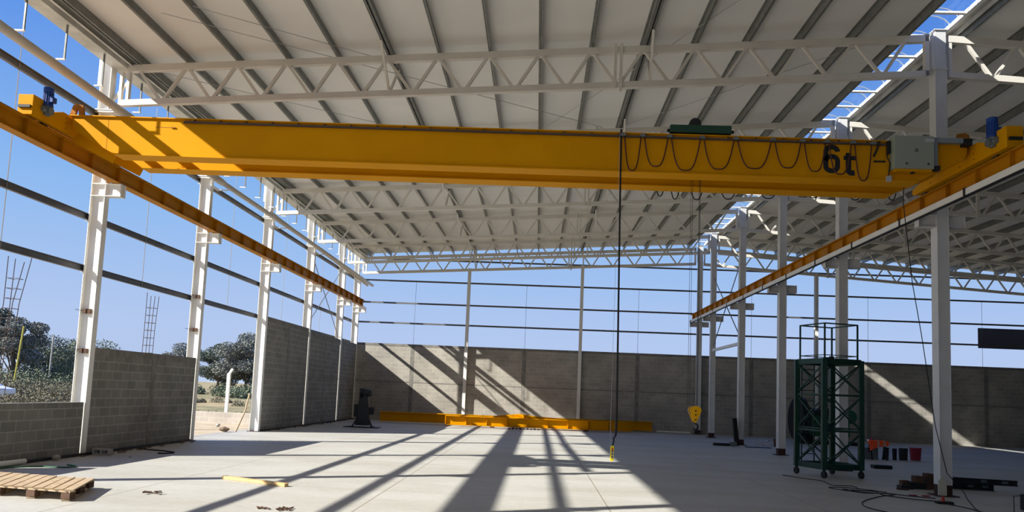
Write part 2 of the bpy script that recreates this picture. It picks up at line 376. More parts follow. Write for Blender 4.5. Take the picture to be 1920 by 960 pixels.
# ------------------------------------------------------------------ trusses
def make_truss(y, left, label, group):
    x0, x1 = (0.02, 17.46) if left else (17.86, 35.2)
    t = thing('roof_truss', label, 'roof truss', (x0, y, 7.6), group)
    bz = lambda x: tcz(x) - 0.775
    obj('top_chord', MB().bar((x0, y, tcz(x0)), (x1, y, tcz(x1)), 0.12, 0.145), 'truss_paint', t)
    obj('bottom_chord', MB().bar((x0+0.1 if left else x0, y, bz(x0)), (x1, y, bz(x1)), 0.12, 0.13), 'truss_paint', t)
    pl = [0.42+1.107*k for k in range(16)] if left else [18.2+1.107*k for k in range(16)]
    for k in range(15):
        a, b = pl[k], pl[k+1]; mid = (a+b)/2 + 0.03
        for (p, q) in ((a+0.05, mid-0.05), (b-0.05, mid+0.05)):
            obj('diagonal', MB().bar((p, y, tcz(p)-0.06), (q, y, bz(q)+0.05), 0.06, 0.07, ref=(0,1,0)), 'truss_paint', t)
    for xe in ((0.08, 0.24) if left else (17.9, 35.1)):
        obj('end_post', MB().box(xe-0.03, xe+0.03, y-0.05, y+0.05, bz(xe)-0.05, tcz(xe)), 'truss_paint', t)
    if left:
        obj('end_post', MB().box(17.38, 17.46, y-0.06, y+0.06, bz(17.4)-0.05, tcz(17.4)+0.1), 'truss_paint', t)
        obj('end_brace', MB().bar((-0.1, y, 7.72), (0.22, y, 8.15), 0.05, 0.05), 'truss_paint', t)
        obj('splice_post', MB().box(10.86, 10.92, y-0.10, y-0.05, bz(10.9)-0.1, tcz(10.9)+0.12).box(10.98, 11.04, y-0.10, y-0.05, bz(11)-0.16, tcz(11)+0.12), 'truss_paint', t)
        for xk in (5.96, 11.58):
            obj('knee_brace', MB().bar((xk, y-0.75, tcz(xk)+0.08), (xk+0.06, y-0.02, bz(xk)+0.1), 0.05, 0.04).bar((xk+0.08, y+0.02, bz(xk)+0.05), (xk+0.1, y+0.7, tcz(xk)+0.06), 0.05, 0.04), 'truss_paint', t)
    else:
        obj('splice_post', MB().box(24.1, 24.2, y-0.12, y-0.06, bz(24.1)-0.12, tcz(24.1)+0.1), 'truss_paint', t)
    return t
tn = ['White lattice roof truss above the crane, %s', ]
pos = ['closest to the camera', 'next behind the crane girders', 'third counting from the camera', 'fourth counting from the camera', 'fifth counting from the camera', 'against the back wall']
tl = make_truss(YS[0], True, 'White lattice roof truss over the crane bay, ' + pos[0], 'trusses over the crane bay')
for i in range(1, 6): dup(tl, (0.02, YS[i], 7.6), 'White lattice roof truss over the crane bay, ' + pos[i])
tr = make_truss(YS[0], False, 'White lattice roof truss past the skylight, ' + pos[0], 'trusses over the second bay')
for i in range(1, 6): dup(tr, (17.86, YS[i], 7.6), 'White lattice roof truss past the skylight, ' + pos[i])

# ------------------------------------------------------------------ purlins
def purlin_mb(x, wide=False):
    z = tcz(x)+0.075; h = 0.20; m = MB(); w = 0.045
    for o in ((0, 0.08) if wide else (0,)):
        m.box(x+o-0.006, x+o+0.006, -26, YEND, z, z+h); m.box(x+o-w, x+o, -26, YEND, z+h-0.012, z+h); m.box(x+o, x+o+w, -26, YEND, z, z+0.012)
    return m
for k in range(16):
    x = 0.42+1.107*k
    solo('roof_purlin', purlin_mb(x, k in (0, 5, 10)), 'galvanized', 'Galvanized roof purlin over the crane bay, %s counting up from the eave' % ORD[k], 'roof purlin', 'purlins over the crane bay', loc=(x, 0, tcz(x)))
for k in range(15):
    x = 18.2+1.107*k
    solo('roof_purlin', purlin_mb(x), 'galvanized', 'Galvanized roof purlin past the skylight, %s counting down from the ridge' % ORD[k], 'roof purlin', 'purlins over the second bay', loc=(x, 0, tcz(x)))
# eave gutter
gt = thing('eave_gutter', 'Galvanized box gutter running along the open eave', 'gutter', (-0.2, 0, 8.45))
m = MB().prism([(-0.17,8.46),(0.20,8.44),(0.24,8.66),(0.22,8.66),(0.18,8.46),(-0.15,8.48),(-0.20,8.68),(-0.22,8.68)], 'y', -26, YEND); obj('trough', m, 'gutter_metal', gt)
obj('eave_strut', MB().box(0.27, 0.275, -26, YEND, 8.50, 8.72).box(0.27, 0.33, -26, YEND, 8.50, 8.51), 'gutter_metal', gt)
# pipe hangers
hs = [-4.3, -3.05, -1.9, -0.65, 0.85, 2.1, 3.35, 4.5, 5.9, 7.1, 8.35, 9.6, 10.9, 12.1, 13.3, 14.5, 15.9, 17.1, 18.4, 19.5]
def hanger(y, label):
    t = thing('pipe_hanger', label, 'hanger', (0.1, y, 7.78), 'thin hangers below the eave')
    obj('rod', MB().bar((0.1, y, 7.76), (0.1, y, 8.47), 0.03, 0.03), 'galvanized', t)
    obj('foot', MB().box(-0.06, 0.12, y-0.02, y+0.02, 7.74, 7.765), 'white_paint', t)
    return t
h0 = hanger(hs[0], 'Thin vertical hanger rod below the eave, first counting from the camera')
for i, y in enumerate(hs[1:]): dup(h0, (0.1, y, 7.78), 'Thin vertical hanger rod below the eave, %s counting from the camera' % ORD[i+1])
# long pipe under the eave
pp = thing('eave_pipe', 'Long cream pipe running under the eave the length of the hall', 'pipe', (0.3, 0, 7.4))
obj('pipe_run', MB().tube([(0.30,-4.15,7.44),(0.30,-3.8,7.43),(0.30,4.5,7.31)], 0.085, 14), 'pipe_white', pp, smooth=True)
obj('reducer', MB().tube([(0.30,4.5,7.31),(0.30,4.9,7.31),(0.30,5.2,7.31)], [0.10,0.10,0.075], 14), 'pipe_white', pp, smooth=True)
obj('pipe_run', MB().tube([(0.30,5.2,7.31),(0.30,12,7.30),(0.30,24.6,7.2)], 0.072, 12), 'pipe_white', pp, smooth=True)
ar = MB()
for y in YS[:5]: ar.box(-0.02, 0.30, y+0.35, y+0.38, 7.19, 7.22); ar.box(-0.02, 0.0, y-0.1, y+0.38, 7.17, 7.24)
obj('bracket', ar, 'white_paint', pp)
p2 = solo('eave_pipe', MB().tube([(0.10,9.3,7.52),(0.16,10.2,7.44),(0.16,24.0,7.12)], 0.06, 12), 'pipe_white', 'Second slimmer cream pipe starting past the gap, alongside the long one', 'pipe', smooth=True)

# ------------------------------------------------------------------ girts and sag rods
def girt_y(z): return MB().box(-0.42, -0.41, -20, 23.3, z-0.07, z+0.07).box(-0.41, -0.35, -20, 23.3, z-0.07, z-0.06).box(-0.41, -0.35, -20, 23.3, z+0.06, z+0.07)
for z, nme in ((3.98, 'lowest'), (5.10, 'second up'), (6.22, 'third up, behind the crane rail'), (7.38, 'top')):
    solo('wall_girt', girt_y(z), 'girt_metal', 'Dark steel girt along the open side, %s' % nme, 'girt', 'girts along the open side', loc=(-0.4, 0, z))
for z, nme in ((5.10, 'lowest'), (6.16, 'second up'), (7.34, 'third up'), (8.5, 'top')):
    b = MB().box(-0.4, 38, 23.42, 23.43, z-0.045, z+0.045).box(-0.4, 38, 23.36, 23.42, z-0.045, z-0.035)
    solo('wall_girt', b, 'girt_metal', 'Thin dark steel girt above the back wall, %s' % nme, 'girt', 'girts above the back wall', loc=(9, 23.4, z))
for i, y in enumerate((-2.4, 2.5, 7.6, 12.6, 17.6)):
    solo('sag_rod', MB().tube([(-0.40, y, 3.9), (-0.40, y, 8.5)], 0.009, 5), 'wire', 'Thin pale vertical rod tying the open side girts, %s counting from the camera' % ORD[i], 'rod', 'rods of the open side')
for i, x in enumerate((2.9, 8.75, 14.6, 20.4, 26.3, 32.0)):
    solo('sag_rod', MB().tube([(x, 23.44, 4.0), (x, 23.44, 7.34)], 0.008, 5), 'girt_metal', 'Thin vertical rod tying the back girts, %s counting from the corner' % ORD[i], 'rod', 'rods above the back wall')
bl = ['White end-wall post lit by the sun, behind the stacked yellow girders', 'White end-wall post in shade, second from the corner', 'White end-wall post seen through the scaffold tower', 'White end-wall post past the nearest ridge column']
for i, x in enumerate((5.72, 11.62, 23.6, 29.6)):
    m = MB(); m.ibeam((x, 23.2, 0.0), (x, 23.2, tcz(x)-0.7), 0.2, 0.16, 0.012, 0.01, ref=(0,1,0))
    solo('end_wall_post', m, 'white_paint', bl[i], 'post', 'end-wall posts', loc=(x, 23.2, 0))

# braces
for (a, b, nm, w) in (((-0.2, 15.1, 7.25), (-0.2, 20.08, 4.05), 'outer wall bay, falling towards the corner', .02), ((-0.2, 20.08, 7.3), (-0.2, 15.1, 4.1), 'outer wall bay, rising towards the corner', .02),
                   ((17.66, 15.3, 7.45), (17.66, 19.9, 4.3), 'ridge line, falling towards the back wall', .03), ((17.66, 19.9, 7.45), (17.66, 15.3, 4.35), 'ridge line, rising towards the back wall', .03)):
    solo('cross_brace', MB().bar(a, b, w, 0.035), 'galvanized', 'Thin diagonal brace in the %s' % nm, 'brace')
solo('strut', MB().box(17.62, 17.72, 15.24, 20.0, 4.02, 4.14), 'white_paint', 'White horizontal strut between two ridge columns', 'strut')
rods = [((2.0,-2.0),(11.0,5.0)), ((2.7,-2.2),(5.9,0.4)), ((13.5,-2.4),(9.5,4.8)), ((5.0,5.2),(11.0,10.0)), ((16.5,0.3),(11.6,5.0)), ((0.5,0.4),(5.9,5.0))]
for i, (a, b) in enumerate(rods):
    solo('roof_brace_rod', MB().tube([(a[0],a[1],tcz(a[0])+0.11),(b[0],b[1],tcz(b[0])+0.11)], 0.008, 5), 'wire', 'Thin diagonal tie rod under the roof sheets, %s counting from the camera' % ORD[i], 'rod', 'tie rods under the roof')

# ------------------------------------------------------------------ ridge skylight
sk = thing('ridge_skylight', 'Clear barrel skylight with white frame along the ridge', 'skylight', (17.6, 0, 9.7))
zc = tcz(17.6)+0.30
n = 9
arc = [(17.56-0.40*math.cos(PI*i/(n-1)), zc+0.26*math.sin(PI*i/(n-1))) for i in range(n)]
gl = MB()
gl.add([(x, y, z) for y in (-14, YEND) for x, z in arc], [(i, i+1, n+i+1, n+i) for i in range(n-1)])
obj('glazing', gl, 'glazing', sk)
obj('curb', MB().box(17.90, 18.0, -20, YEND, zc-0.07, zc+0.02), 'white_paint', sk)
obj('curb', MB().box(17.12, 17.17, -20, YEND, zc-0.07, zc+0.0), 'galvanized', sk)
y = -7.5
while y < 23:
    obj('cross_bar', MB().box(17.19, 17.90, y-0.04, y+0.04, zc-0.06, zc-0.02), 'white_paint', sk)
    for yo in (0.33, 0.66): obj('hoop', MB().tube([(x, y+yo, z-0.015) for x, z in arc], 0.012, 5), 'wire', sk)
    y += 1.0
obj('flashing', MB().bar((18.13, -20, zc-0.10), (18.13, YEND, zc-0.10), 0.03, 0.10).box(18.0, 18.145, -20, YEND, zc-0.03, zc-0.01), 'gutter_metal', sk)

# ------------------------------------------------------------------ runway beams
def runway(x, zb, zt, side, label, name='runway_girder'):
    t = thing(name, label, 'crane rail', (x, 0, zb), 'crane runway girders')
    y0, y1 = -20.0, 23.1
    m = MB(); zc_ = (zb+zt)/2
    m.ibeam((x, y0, zc_), (x, y1, zc_), zt-zb, 0.2, 0.016, 0.01)
    obj('girder', m, 'rail_yellow', t)
    obj('rail', MB().box(x-0.025, x+0.025, y0, y1, zt, zt+0.045), 'rail_steel', t)
    k = 0; y = -4.9
    sp = 0.98
    while y < 23.0:
        obj('stiffener', MB().box(x-0.095, x+0.095, y-0.006, y+0.006, zb+0.016, zt-0.016), 'rail_yellow', t); y += sp
    return t
rl = runway(0.20, 5.85, 6.19, 1, 'Yellow crane runway girder with stiffeners on the outer columns')
rr = runway(17.30, 5.72, 6.06, -1, 'Yellow crane runway girder on the ridge columns, with white conductor bar')
cb = MB().box(17.13, 17.19, -20, 22.9, 5.62, 5.74); obj('conductor_bar', cb, 'white_paint', rr)
obj('conductor_slot', MB().box(17.135, 17.20, -20, 22.9, 5.595, 5.618), 'black', rr)
for y in [-4.2+2.45*k for k in range(12)]:
    obj('bar_hanger', MB().box(17.118, 17.2, y-0.03, y+0.03, 5.60, 5.76), 'black', rr)

# ------------------------------------------------------------------ bridge crane
TILT = 0.0062
def tz(x, z): return z - 0.0078*x - 0.02
class TM(MB):
    def tilt(s): s.v = [(x, y, z-TILT*x) for x, y, z in s.v]; return s
cr_ = thing('bridge_crane', 'Yellow double-girder bridge crane spanning the hall, marked 6t', 'bridge crane', (8.75, -1.4, 6.2))
GB, GT = 5.90, 6.61
prof = [(0.42,GT),(0.42,GT-0.16),(0.50,GT-0.30),(1.22,GB+0.03),(1.36,GB),(16.12,GB),(16.26,GB+0.03),(17.0,GT-0.30),(17.08,GT-0.16),(17.08,GT)]
def girder(y, label, GB=5.90):
    prof = [(0.42,GT),(0.42,GT-0.16),(0.50,GT-0.30),(1.22,GB+0.03),(1.36,GB),(16.12,GB),(16.26,GB+0.03),(17.0,GT-0.30),(17.08,GT-0.16),(17.08,GT)]
    m = TM(); m.prism(prof, 'y', y-0.14, y+0.14)
    g_ = obj('girder', m.tilt(), 'yellow_paint', cr_)
    g_['label'] = label
    m = TM().box(0.36, 17.14, y-0.18, y+0.18, GT, GT+0.018); m.box(1.3, 16.2, y-0.18, y+0.18, GB-0.022, GB)
    m.bar((0.42, y, GT-0.30), (1.26, y, GB), 0.32, 0.015, ref=(0,1,0))
    obj('flange', m.tilt(), 'yellow_paint', g_)
    m = TM().box(0.5, 17.0, y-0.03, y+0.03, GT+0.018, GT+0.055); 
    obj('trolley_rail', m.tilt(), 'rust_yellow', g_)
    m = TM(); x = 1.0
    while x < 16.8: m.box(x-0.02, x+0.02, y-0.09, y+0.09, GT+0.018, GT+0.045); x += 0.5
    obj('rail_clip', m.tilt(), 'rust_yellow', g_)
    return g_
GF, GR = -1.80, -0.84
gf = girder(GF, 'front yellow box girder lettered 6t'); gr = girder(GR, 'rear yellow box girder', 5.935)
obj('weld_seam', TM().box(1.118,1.124,GF-0.1425,GF-0.139,5.99,GT-0.01).tilt(), 'rust_yellow', gf)
m = TM().box(2.6, 15.7, GF-0.185, GF-0.150, GT-0.075, GT-0.04)
x = 2.8
while x < 15.6: m.box(x-0.008, x+0.008, GF-0.18, GF-0.14, GT-0.04, GT); x += 0.5
obj('cable_track', m.tilt(), 'rail_steel', gf)
# writing
def text_obj(name, body, size, x, z, y, parent, off=0.012, sx_=1.0):
    cu = bpy.data.curves.new(name, 'FONT'); cu.body = body; cu.size = size; cu.extrude = 0.002; cu.offset = off; cu.resolution_u = 6
    o = bpy.data.objects.new(name+'_c', cu); COL.objects.link(o)
    dg = bpy.context.evaluated_depsgraph_get(); dg.update()
    me = bpy.data.meshes.new_from_object(o.evaluated_get(dg)); bpy.data.objects.remove(o)
    xs = [v.co.x for v in me.vertices]; ys = [v.co.y for v in me.vertices]
    for v in me.vertices: v.co.x = (v.co.x-min(xs))*sx_
    y0 = min(ys)
    for v in me.vertices: v.co.y -= y0
    me.materials.clear(); me.materials.append(M['black'])
    t = bpy.data.objects.new(name, me); COL.objects.link(t); t.parent = parent
    t.rotation_euler = (PI/2, 0, 0); t.location = Vector((x, y, z)) - origin(parent)
    return t
def stroke(path, w, x, z, y):
    m = MB(); P_ = [Vector((a, b)) for a, b in path]; L_, R2 = [], []
    for i, p in enumerate(P_):
        d = (P_[min(i+1, len(P_)-1)]-P_[max(i-1, 0)]).normalized(); n_ = Vector((-d.y, d.x)); L_.append(p+n_*w/2); R2.append(p-n_*w/2)
    vs = [(x+q.x, yy, z+q.y) for yy in (y, y-0.003) for q in L_+R2]; n = len(P_); K = 2*n; fs = []
    for i in range(n-1):
        fs += [(i, i+1, n+i+1, n+i), (K+i, K+n+i, K+n+i+1, K+i+1), (i, K+i, K+i+1, i+1), (n+i, n+i+1, K+n+i+1, K+n+i)]
    return m.add(vs, fs)
def ell(cx, cz, rx, rz, a0, a1, n=14): return [(cx+rx*math.cos(math.radians(a0+(a1-a0)*k/n)), cz+rz*math.sin(math.radians(a0+(a1-a0)*k/n))) for k in range(n+1)]
six = ell(0.155, 0.40, 0.105, 0.085, 0, 180) + [(0.05, 0.30), (0.05, 0.17)] + ell(0.155, 0.125, 0.105, 0.085, 180, 360) + [(0.26, 0.20)] + ell(0.155, 0.225, 0.105, 0.085, 0, 180)
LZ = 5.965
obj('lettering', stroke(six, 0.09, 14.52, LZ-TILT*14.6+0.035, GF-0.1405), 'black', gf)
tee = [(0.055, 0.42), (0.055, 0.12)] + ell(0.115, 0.11, 0.06, 0.065, 180, 275, 8) + [(0.165, 0.05)]
obj('lettering', stroke(tee, 0.098, 14.92, LZ-TILT*15, GF-0.1405), 'black', gf)
obj('lettering', stroke([(-0.03, 0.325), (0.185, 0.325)], 0.08, 14.92, LZ-TILT*15, GF-0.1412), 'black', gf)
# end trucks
def truck(x, zr, inner, label):
    t_ = MB(); w = 0.13
    t_.prism([(-2.72, zr+0.06), (0.16, zr+0.06), (0.22, zr+0.09), (0.22, zr+0.17), (0.12, zr+0.20), (-0.50, zr+0.34), (-1.6, zr+0.42), (-2.1, zr+0.42), (-2.40, zr+0.30), (-2.72, zr+0.28)], 'x', x-w, x+w)
    t = obj('end_truck', t_, 'yellow_paint', cr_); t['label'] = label
    obj('end_cap', MB().box(x-0.14, x+0.14, -2.95, -2.66, zr+0.05, zr+0.42), 'yellow_paint', t, bevel=0.01)
    obj('bumper', MB().box(x-0.11, x+0.11, -2.985, -2.95, zr+0.17, zr+0.22), 'black', t)
    for yy in (-2.45, -0.05):
        wl = MB().tube([(x-0.04, yy, zr+0.075+0.045-0.02), (x+0.04, yy, zr+0.075+0.045-0.02)], 0.10, 16); obj('wheel', wl, 'rail_steel', t)
    s = inner
    gx = x + s*0.16; my = -2.60
    gbx = MB().tube([(gx, my, zr+0.16), (gx, my, zr+0.34)], [0.06, 0.075], 14); gbx.tube([(gx-0.09, my, zr+0.24), (gx+0.09, my, zr+0.24)], 0.075, 14)
    gbx.tube([(gx, my-0.14, zr+0.25), (gx, my, zr+0.25)], 0.055, 12)
    obj('gearbox', gbx, 'gear_grey', t)
    mo = MB().tube([(gx, my, zr+0.33), (gx, my, zr+0.355), (gx, my, zr+0.36), (gx, my, zr+0.60), (gx, my, zr+0.61), (gx, my, zr+0.67), (gx, my, zr+0.685)], [0.098, 0.098, 0.078, 0.078, 0.088, 0.088, 0.06], 18)
    mo.box(gx+0.05, gx+0.125, my-0.06, my+0.06, zr+0.40, zr+0.50)
    for k in range(14):
        a = 2*PI*k/14; mo.bar((gx+0.082*math.cos(a), my+0.082*math.sin(a), zr+0.37), (gx+0.082*math.cos(a), my+0.082*math.sin(a), zr+0.59), 0.008, 0.012)
    obj('drive_motor', mo, 'blue_motor', t)
    br = MB()
    br.bar((x+s*0.10, GF, zr+0.42), (x+s*0.17, GF, zr+0.66), 0.10, 0.05, ref=(0,1,0)); br.bar((x+s*0.30, GF, zr+0.46), (x+s*0.27, GF, zr+0.64), 0.10, 0.045, ref=(0,1,0))
    br.bar((x+s*0.15, GF, zr+0.65), (x+s*0.30, GF, zr+0.62), 0.10, 0.04, ref=(0,1,0))
    obj('stop_bracket', br, 'rust_yellow', t)
    bo = MB()
    for yy in (-2.0, -1.55, -0.5):
        for zz in (0.14, 0.24, 0.34): bo.tube([(x+s*0.128, yy, zr+zz), (x+s*0.142, yy, zr+zz)], 0.012, 6)
    obj('bolt', bo, 'rust_yellow', t)
    return t
truck(0.20, 6.235-0.03, 1, 'end truck on the outer runway'); truck(17.30, 6.105-0.03, -1, 'end truck on the ridge runway')
# control cabinet
cabn = obj('control_cabinet', MB().box(15.70, 16.40, GF-0.34, GF-0.15, tz(16, 6.12), tz(16, 6.72)), 'cabinet_green', cr_, bevel=0.01)
cabn['label'] = 'grey-green electrical cabinet with warning triangle'
obj('cabinet_bracket', MB().box(15.74, 16.38, GF-0.30, GF-0.15, tz(16, 6.08), tz(16, 6.12)), 'yellow_paint', cr_)
cy_ = GF-0.343; cx_, cz_ = 16.09, tz(16, 6.46)
m = MB(); 
for (a, b) in (((-.03,-.026),(.03,-.026)), ((.03,-.026),(0,.026)), ((0,.026),(-.03,-.026))): m.bar((cx_+a[0], cy_, cz_+a[1]), (cx_+b[0], cy_, cz_+b[1]), 0.004, 0.008, ref=(0,0,1) if a[1] != b[1] else (0,0,1))
m.bar((cx_, cy_, cz_-.014), (cx_, cy_, cz_+.012), 0.004, 0.007)
obj('warning_symbol', m, 'black', cabn)
obj('latch', MB().box(15.90, 15.925, cy_-0.01, cy_+0.003, tz(16,6.19), tz(16,6.22)).box(16.28, 16.305, cy_-0.01, cy_+0.003, tz(16,6.19), tz(16,6.22)), 'black', cabn)
obj('cable_gland', MB().tube([(16.06, GF-0.24, tz(16,6.12)), (16.06, GF-0.24, tz(16,6.05))], 0.035, 10), 'black', cabn)
obj('nameplate', MB().box(16.24, 16.40, cy_-0.004, cy_+0.003, tz(16,6.61), tz(16,6.67)), 'wire', cabn)
tk = MB().box(16.43, 17.02, GF-0.25, GF-0.15, tz(16, 6.64), tz(16, 6.73)).box(16.43, 16.51, GF-0.25, GF-0.15, tz(16, 6.20), tz(16, 6.64))
obj('trunking', tk, 'conduit', cr_)
m = MB().bar((15.66,GF-0.2,tz(16,6.65)),(15.66,GF-0.2,tz(16,6.42)),0.05,0.07); m.tube([(15.66,GF-0.2,6.3),(15.62,GF-0.22,6.22),(15.68,GF-0.22,6.1),(15.66,GF-0.2,5.86)],0.012,6); m.box(15.42,15.62,GF-0.17,GF-0.145,6.13,6.155)
m.tube([(15.5,GF-0.2,6.5),(15.46,GF-0.2,6.35),(15.40,GF-0.2,6.22)],0.02,6)
obj('wiring', m, 'black', cr_)
obj('limit_switch', MB().box(15.62, 15.70, GF-0.24, GF-0.18, 5.76, 5.86), 'wire', cr_)
obj('cable_gland', MB().box(16.44, 16.54, GF-0.27, GF-0.16, tz(16,6.12), tz(16,6.2)), 'black', cr_)
obj('junction_box', MB().box(16.96,17.10,GF-0.28,GF-0.12,tz(17,6.60),tz(17,6.72)), 'black', cr_)
# stuck label remains: small coloured scuffs near the sunlit end
obj('paint_scuff', TM().box(2.05, 2.42, GF-0.1415, GF-0.139, 6.44, 6.452).box(2.36, 2.44, GF-0.16, GF-0.139, 6.435, 6.455).tilt(), 'rust_yellow', gf)

# festoon cables
fx = [(10.88,None),(11.24,5.83),(11.73,5.92),(12.32,5.86),(12.93,5.90),(13.60,5.93),(14.13,5.96),(14.57,5.91),(15.03,5.87),(15.39,5.76)]
fy = GF-0.21
ft = thing('festoon_cable', 'Dark red cable looped in swags along the front girder', 'festoon cable', (13, fy, 6.5))
for i in range(1, len(fx)):
    a, b, zb = fx[i-1][0], fx[i][0], fx[i][1]; pts = []; zt_ = tz((a+b)/2, 6.60); w = (b-a); 
    for k in range(25):
        u = k/24; s_ = 2*u-1
        pts.append((a+0.03+(w-0.06)*(0.5+0.5*(abs(s_)**0.72)*(1 if s_ > 0 else -1)), fy, zb+(zt_-zb)*abs(s_)**2.3))
    obj('loop', MB().tube(pts, 0.0125, 6), 'cable_red', ft, smooth=True)
for x, _ in fx: obj('cable_trolley', MB().box(x-0.045, x+0.045, fy-0.025, fy+0.03, tz(x, 6.58), tz(x, 6.63)), 'gear_grey', ft)
ft2 = thing('festoon_cable', 'Black cable hanging in loops below the rear girder', 'festoon cable', (14, -0.4, 6.4))
gx2 = [(11.70,11.95,5.80),(12.0,12.26,5.75),(12.38,12.75,5.75),(12.95,13.45,5.78),(13.7,14.3,5.82),(14.65,15.15,5.86),(15.5,15.95,5.84),(16.3,16.6,5.86)]
for a, b, zb in gx2:
    pts = []; 
    for k in range(19):
        s_ = 2*k/18-1; pts.append(((a+b)/2+(b-a)/2*(abs(s_)**0.8)*(1 if s_ > 0 else -1), -0.42, zb+0.75*abs(s_)**2.2))
    obj('loop', MB().tube(pts, 0.011, 6), 'rubber', ft2, smooth=True)
obj('cable_track', MB().box(11.6, 16.7, -0.45, -0.40, 6.53, 6.56), 'rail_steel', ft2)
obj('track_arm', MB().box(12.0, 12.04, -0.66, -0.44, 6.55, 6.57).box(14.3, 14.34, -0.66, -0.44, 6.55, 6.57).box(16.4, 16.44, -0.66, -0.44, 6.55, 6.57), 'rail_steel', ft2)

# hoist trolley
hx0, hx1 = 11.76, 12.88
ht = thing('hoist_trolley', 'Dark green hoist trolley riding on top of the crane girders', 'hoist', (12.3, -1.3, 6.7))
z0 = GT+0.055-TILT*12.3+0.004
obj('side_frame', MB().box(hx0, hx1, GF-0.10, GF+0.02, z0+0.02, z0+0.17), 'hoist_green', ht, bevel=0.008)
obj('side_frame', MB().box(hx0, hx1, GR-0.02, GR+0.10, z0+0.02, z0+0.17), 'hoist_green', ht, bevel=0.008)
for x in (hx0+0.12, hx1-0.12):
    for yy in (GF, GR): obj('wheel', MB().tube([(x, yy-0.03, z0+0.06), (x, yy+0.03, z0+0.06)], 0.065, 14), 'black', ht)
for x in (hx0-0.02, hx1+0.02): obj('buffer', MB().tube([(x-0.03, GF-0.04, z0+0.07), (x+0.03, GF-0.04, z0+0.07)], 0.03, 10), 'black', ht)
obj('cross_member', MB().box(hx0+0.1, hx0+0.2, GF, GR, z0+0.05, z0+0.15).box(hx1-0.2, hx1-0.1, GF, GR, z0+0.05, z0+0.15), 'hoist_green', ht)
obj('drum', MB().tube([(hx0+0.25, -1.3, z0+0.12), (hx1-0.25, -1.3, z0+0.12)], 0.13, 18), 'dark_steel', ht, smooth=False)
obj('hoist_motor', MB().tube([(12.24, GF+0.02, z0+0.24), (12.24, GF+0.30, z0+0.24)], 0.11, 16).box(12.16, 12.34, GF, GF+0.2, z0+0.1, z0+0.24), 'dark_steel', ht)
rp = MB()
for dx in (-0.11, -0.075): rp.tube([(12.38+dx, -1.3, z0+0.05), (12.40+dx, -1.3, 1.60)], 0.0035, 6)
for dx in (0.05, 0.07): rp.tube([(12.38+dx, -1.3, z0+0.05), (12.40+dx, -1.3, 1.60)], 0.005, 6)
obj('wire_rope', rp, 'dark_steel', ht)
# hook block
hk = thing('hook_block', 'Yellow hook block hanging low in front of a ridge column', 'hook block', (12.42, -1.3, 1.22))
fan = [(12.42-0.10*math.cos(a)*1.0, 1.50+0.11*math.sin(a)) for a in [PI*k/10 for k in range(0, 11)]]
fan = [(12.315,1.50)] + [(12.42-0.105*math.cos(PI*k/10), 1.515+0.075*math.sin(PI*k/10)) for k in range(11)] + [(12.525,1.50),(12.45,1.31),(12.42,1.275),(12.39,1.31)]
for yy in (-1.40, -1.22):
    obj('side_plate', MB().prism(fan, 'y', yy, yy+0.02), 'hook_yellow', hk)
obj('sheave', MB().tube([(12.42, -1.37, 1.50), (12.42, -1.23, 1.50)], 0.09, 20), 'black', hk)
obj('pin', MB().tube([(12.42, -1.41, 1.50), (12.42, -1.20, 1.50)], 0.015, 10).tube([(12.42, -1.41, 1.425), (12.42, -1.20, 1.425)], 0.014, 8).tube([(12.42, -1.41, 1.335), (12.42, -1.20, 1.335)], 0.015, 8), 'primer', hk)
hp = [(12.42,-1.3,1.36),(12.42,-1.3,1.27)] + [(12.43+0.052*math.sin(a), -1.3, 1.205+0.055*math.cos(a)) for a in [0.15+k*0.42 for k in range(11)]]
obj('hook', MB().tube(hp, [0.018,0.018]+[0.016,0.018,0.02,0.022,0.022,0.022,0.02,0.018,0.014,0.01,0.006], 8), 'dark_steel', hk, smooth=True)
# pendant
pd_ = thing('pendant_control', 'Yellow push-button pendant hanging on a long black cable', 'pendant control', (10.84, -2.02, 0.56))
cz = [(10.845, fy, 6.60), (10.86, fy, 5.0), (10.885, fy, 3.0), (10.90, fy, 1.6), (10.90, fy, 1.15), (10.895, fy, 1.02), (10.86, fy, 0.96), (10.865, fy, 0.90), (10.845, fy, 0.84)]
obj('cable', MB().tube(cz, [0.017,0.017,0.017,0.018,0.022,0.02,0.016,0.016,0.015], 8), 'rubber', pd_, smooth=True)
obj('support_wire', MB().tube([(10.82, fy, 6.6), (10.80, fy, 0.9)], 0.0025, 4), 'wire', pd_)
obj('housing', MB().prism([(10.805,0.585),(10.815,0.565),(10.855,0.565),(10.865,0.585),(10.872,0.82),(10.862,0.835),(10.822,0.835),(10.812,0.82)], 'y', fy-0.04, fy+0.02), 'pendant_yellow', pd_, bevel=0.004)
obj('stop_button', MB().tube([(10.842, fy-0.04, 0.775), (10.842, fy-0.06, 0.775)], 0.017, 12), 'red', pd_)
for z in (0.74, 0.69, 0.64): obj('button', MB().tube([(10.839, fy-0.04, z), (10.839, fy-0.052, z)], 0.013, 12), 'black', pd_)
obj('button_plate', MB().box(10.825, 10.855, fy-0.042, fy-0.039, 0.61, 0.76), 'wire', pd_)

# loose cable by the nearest ridge column
lc = [(15.92,GF-0.25,6.06),(16.3,-1.2,5.6),(16.9,-0.3,4.2),(17.14,-0.15,3.2),(17.25,-0.10,2.6),(17.44,-0.06,1.37),(17.66,-0.05,0.46),(17.95,-0.12,0.1),(17.9,-0.3,0.012),(17.2,-1.8,0.012),(16.7,-3.2,0.012),(16.3,-4.2,0.012)]
solo('loose_cable', MB().tube(lc, 0.008, 6), 'rubber', 'Black cable dropping from the control cabinet past the nearest ridge column', 'cable', smooth=True)

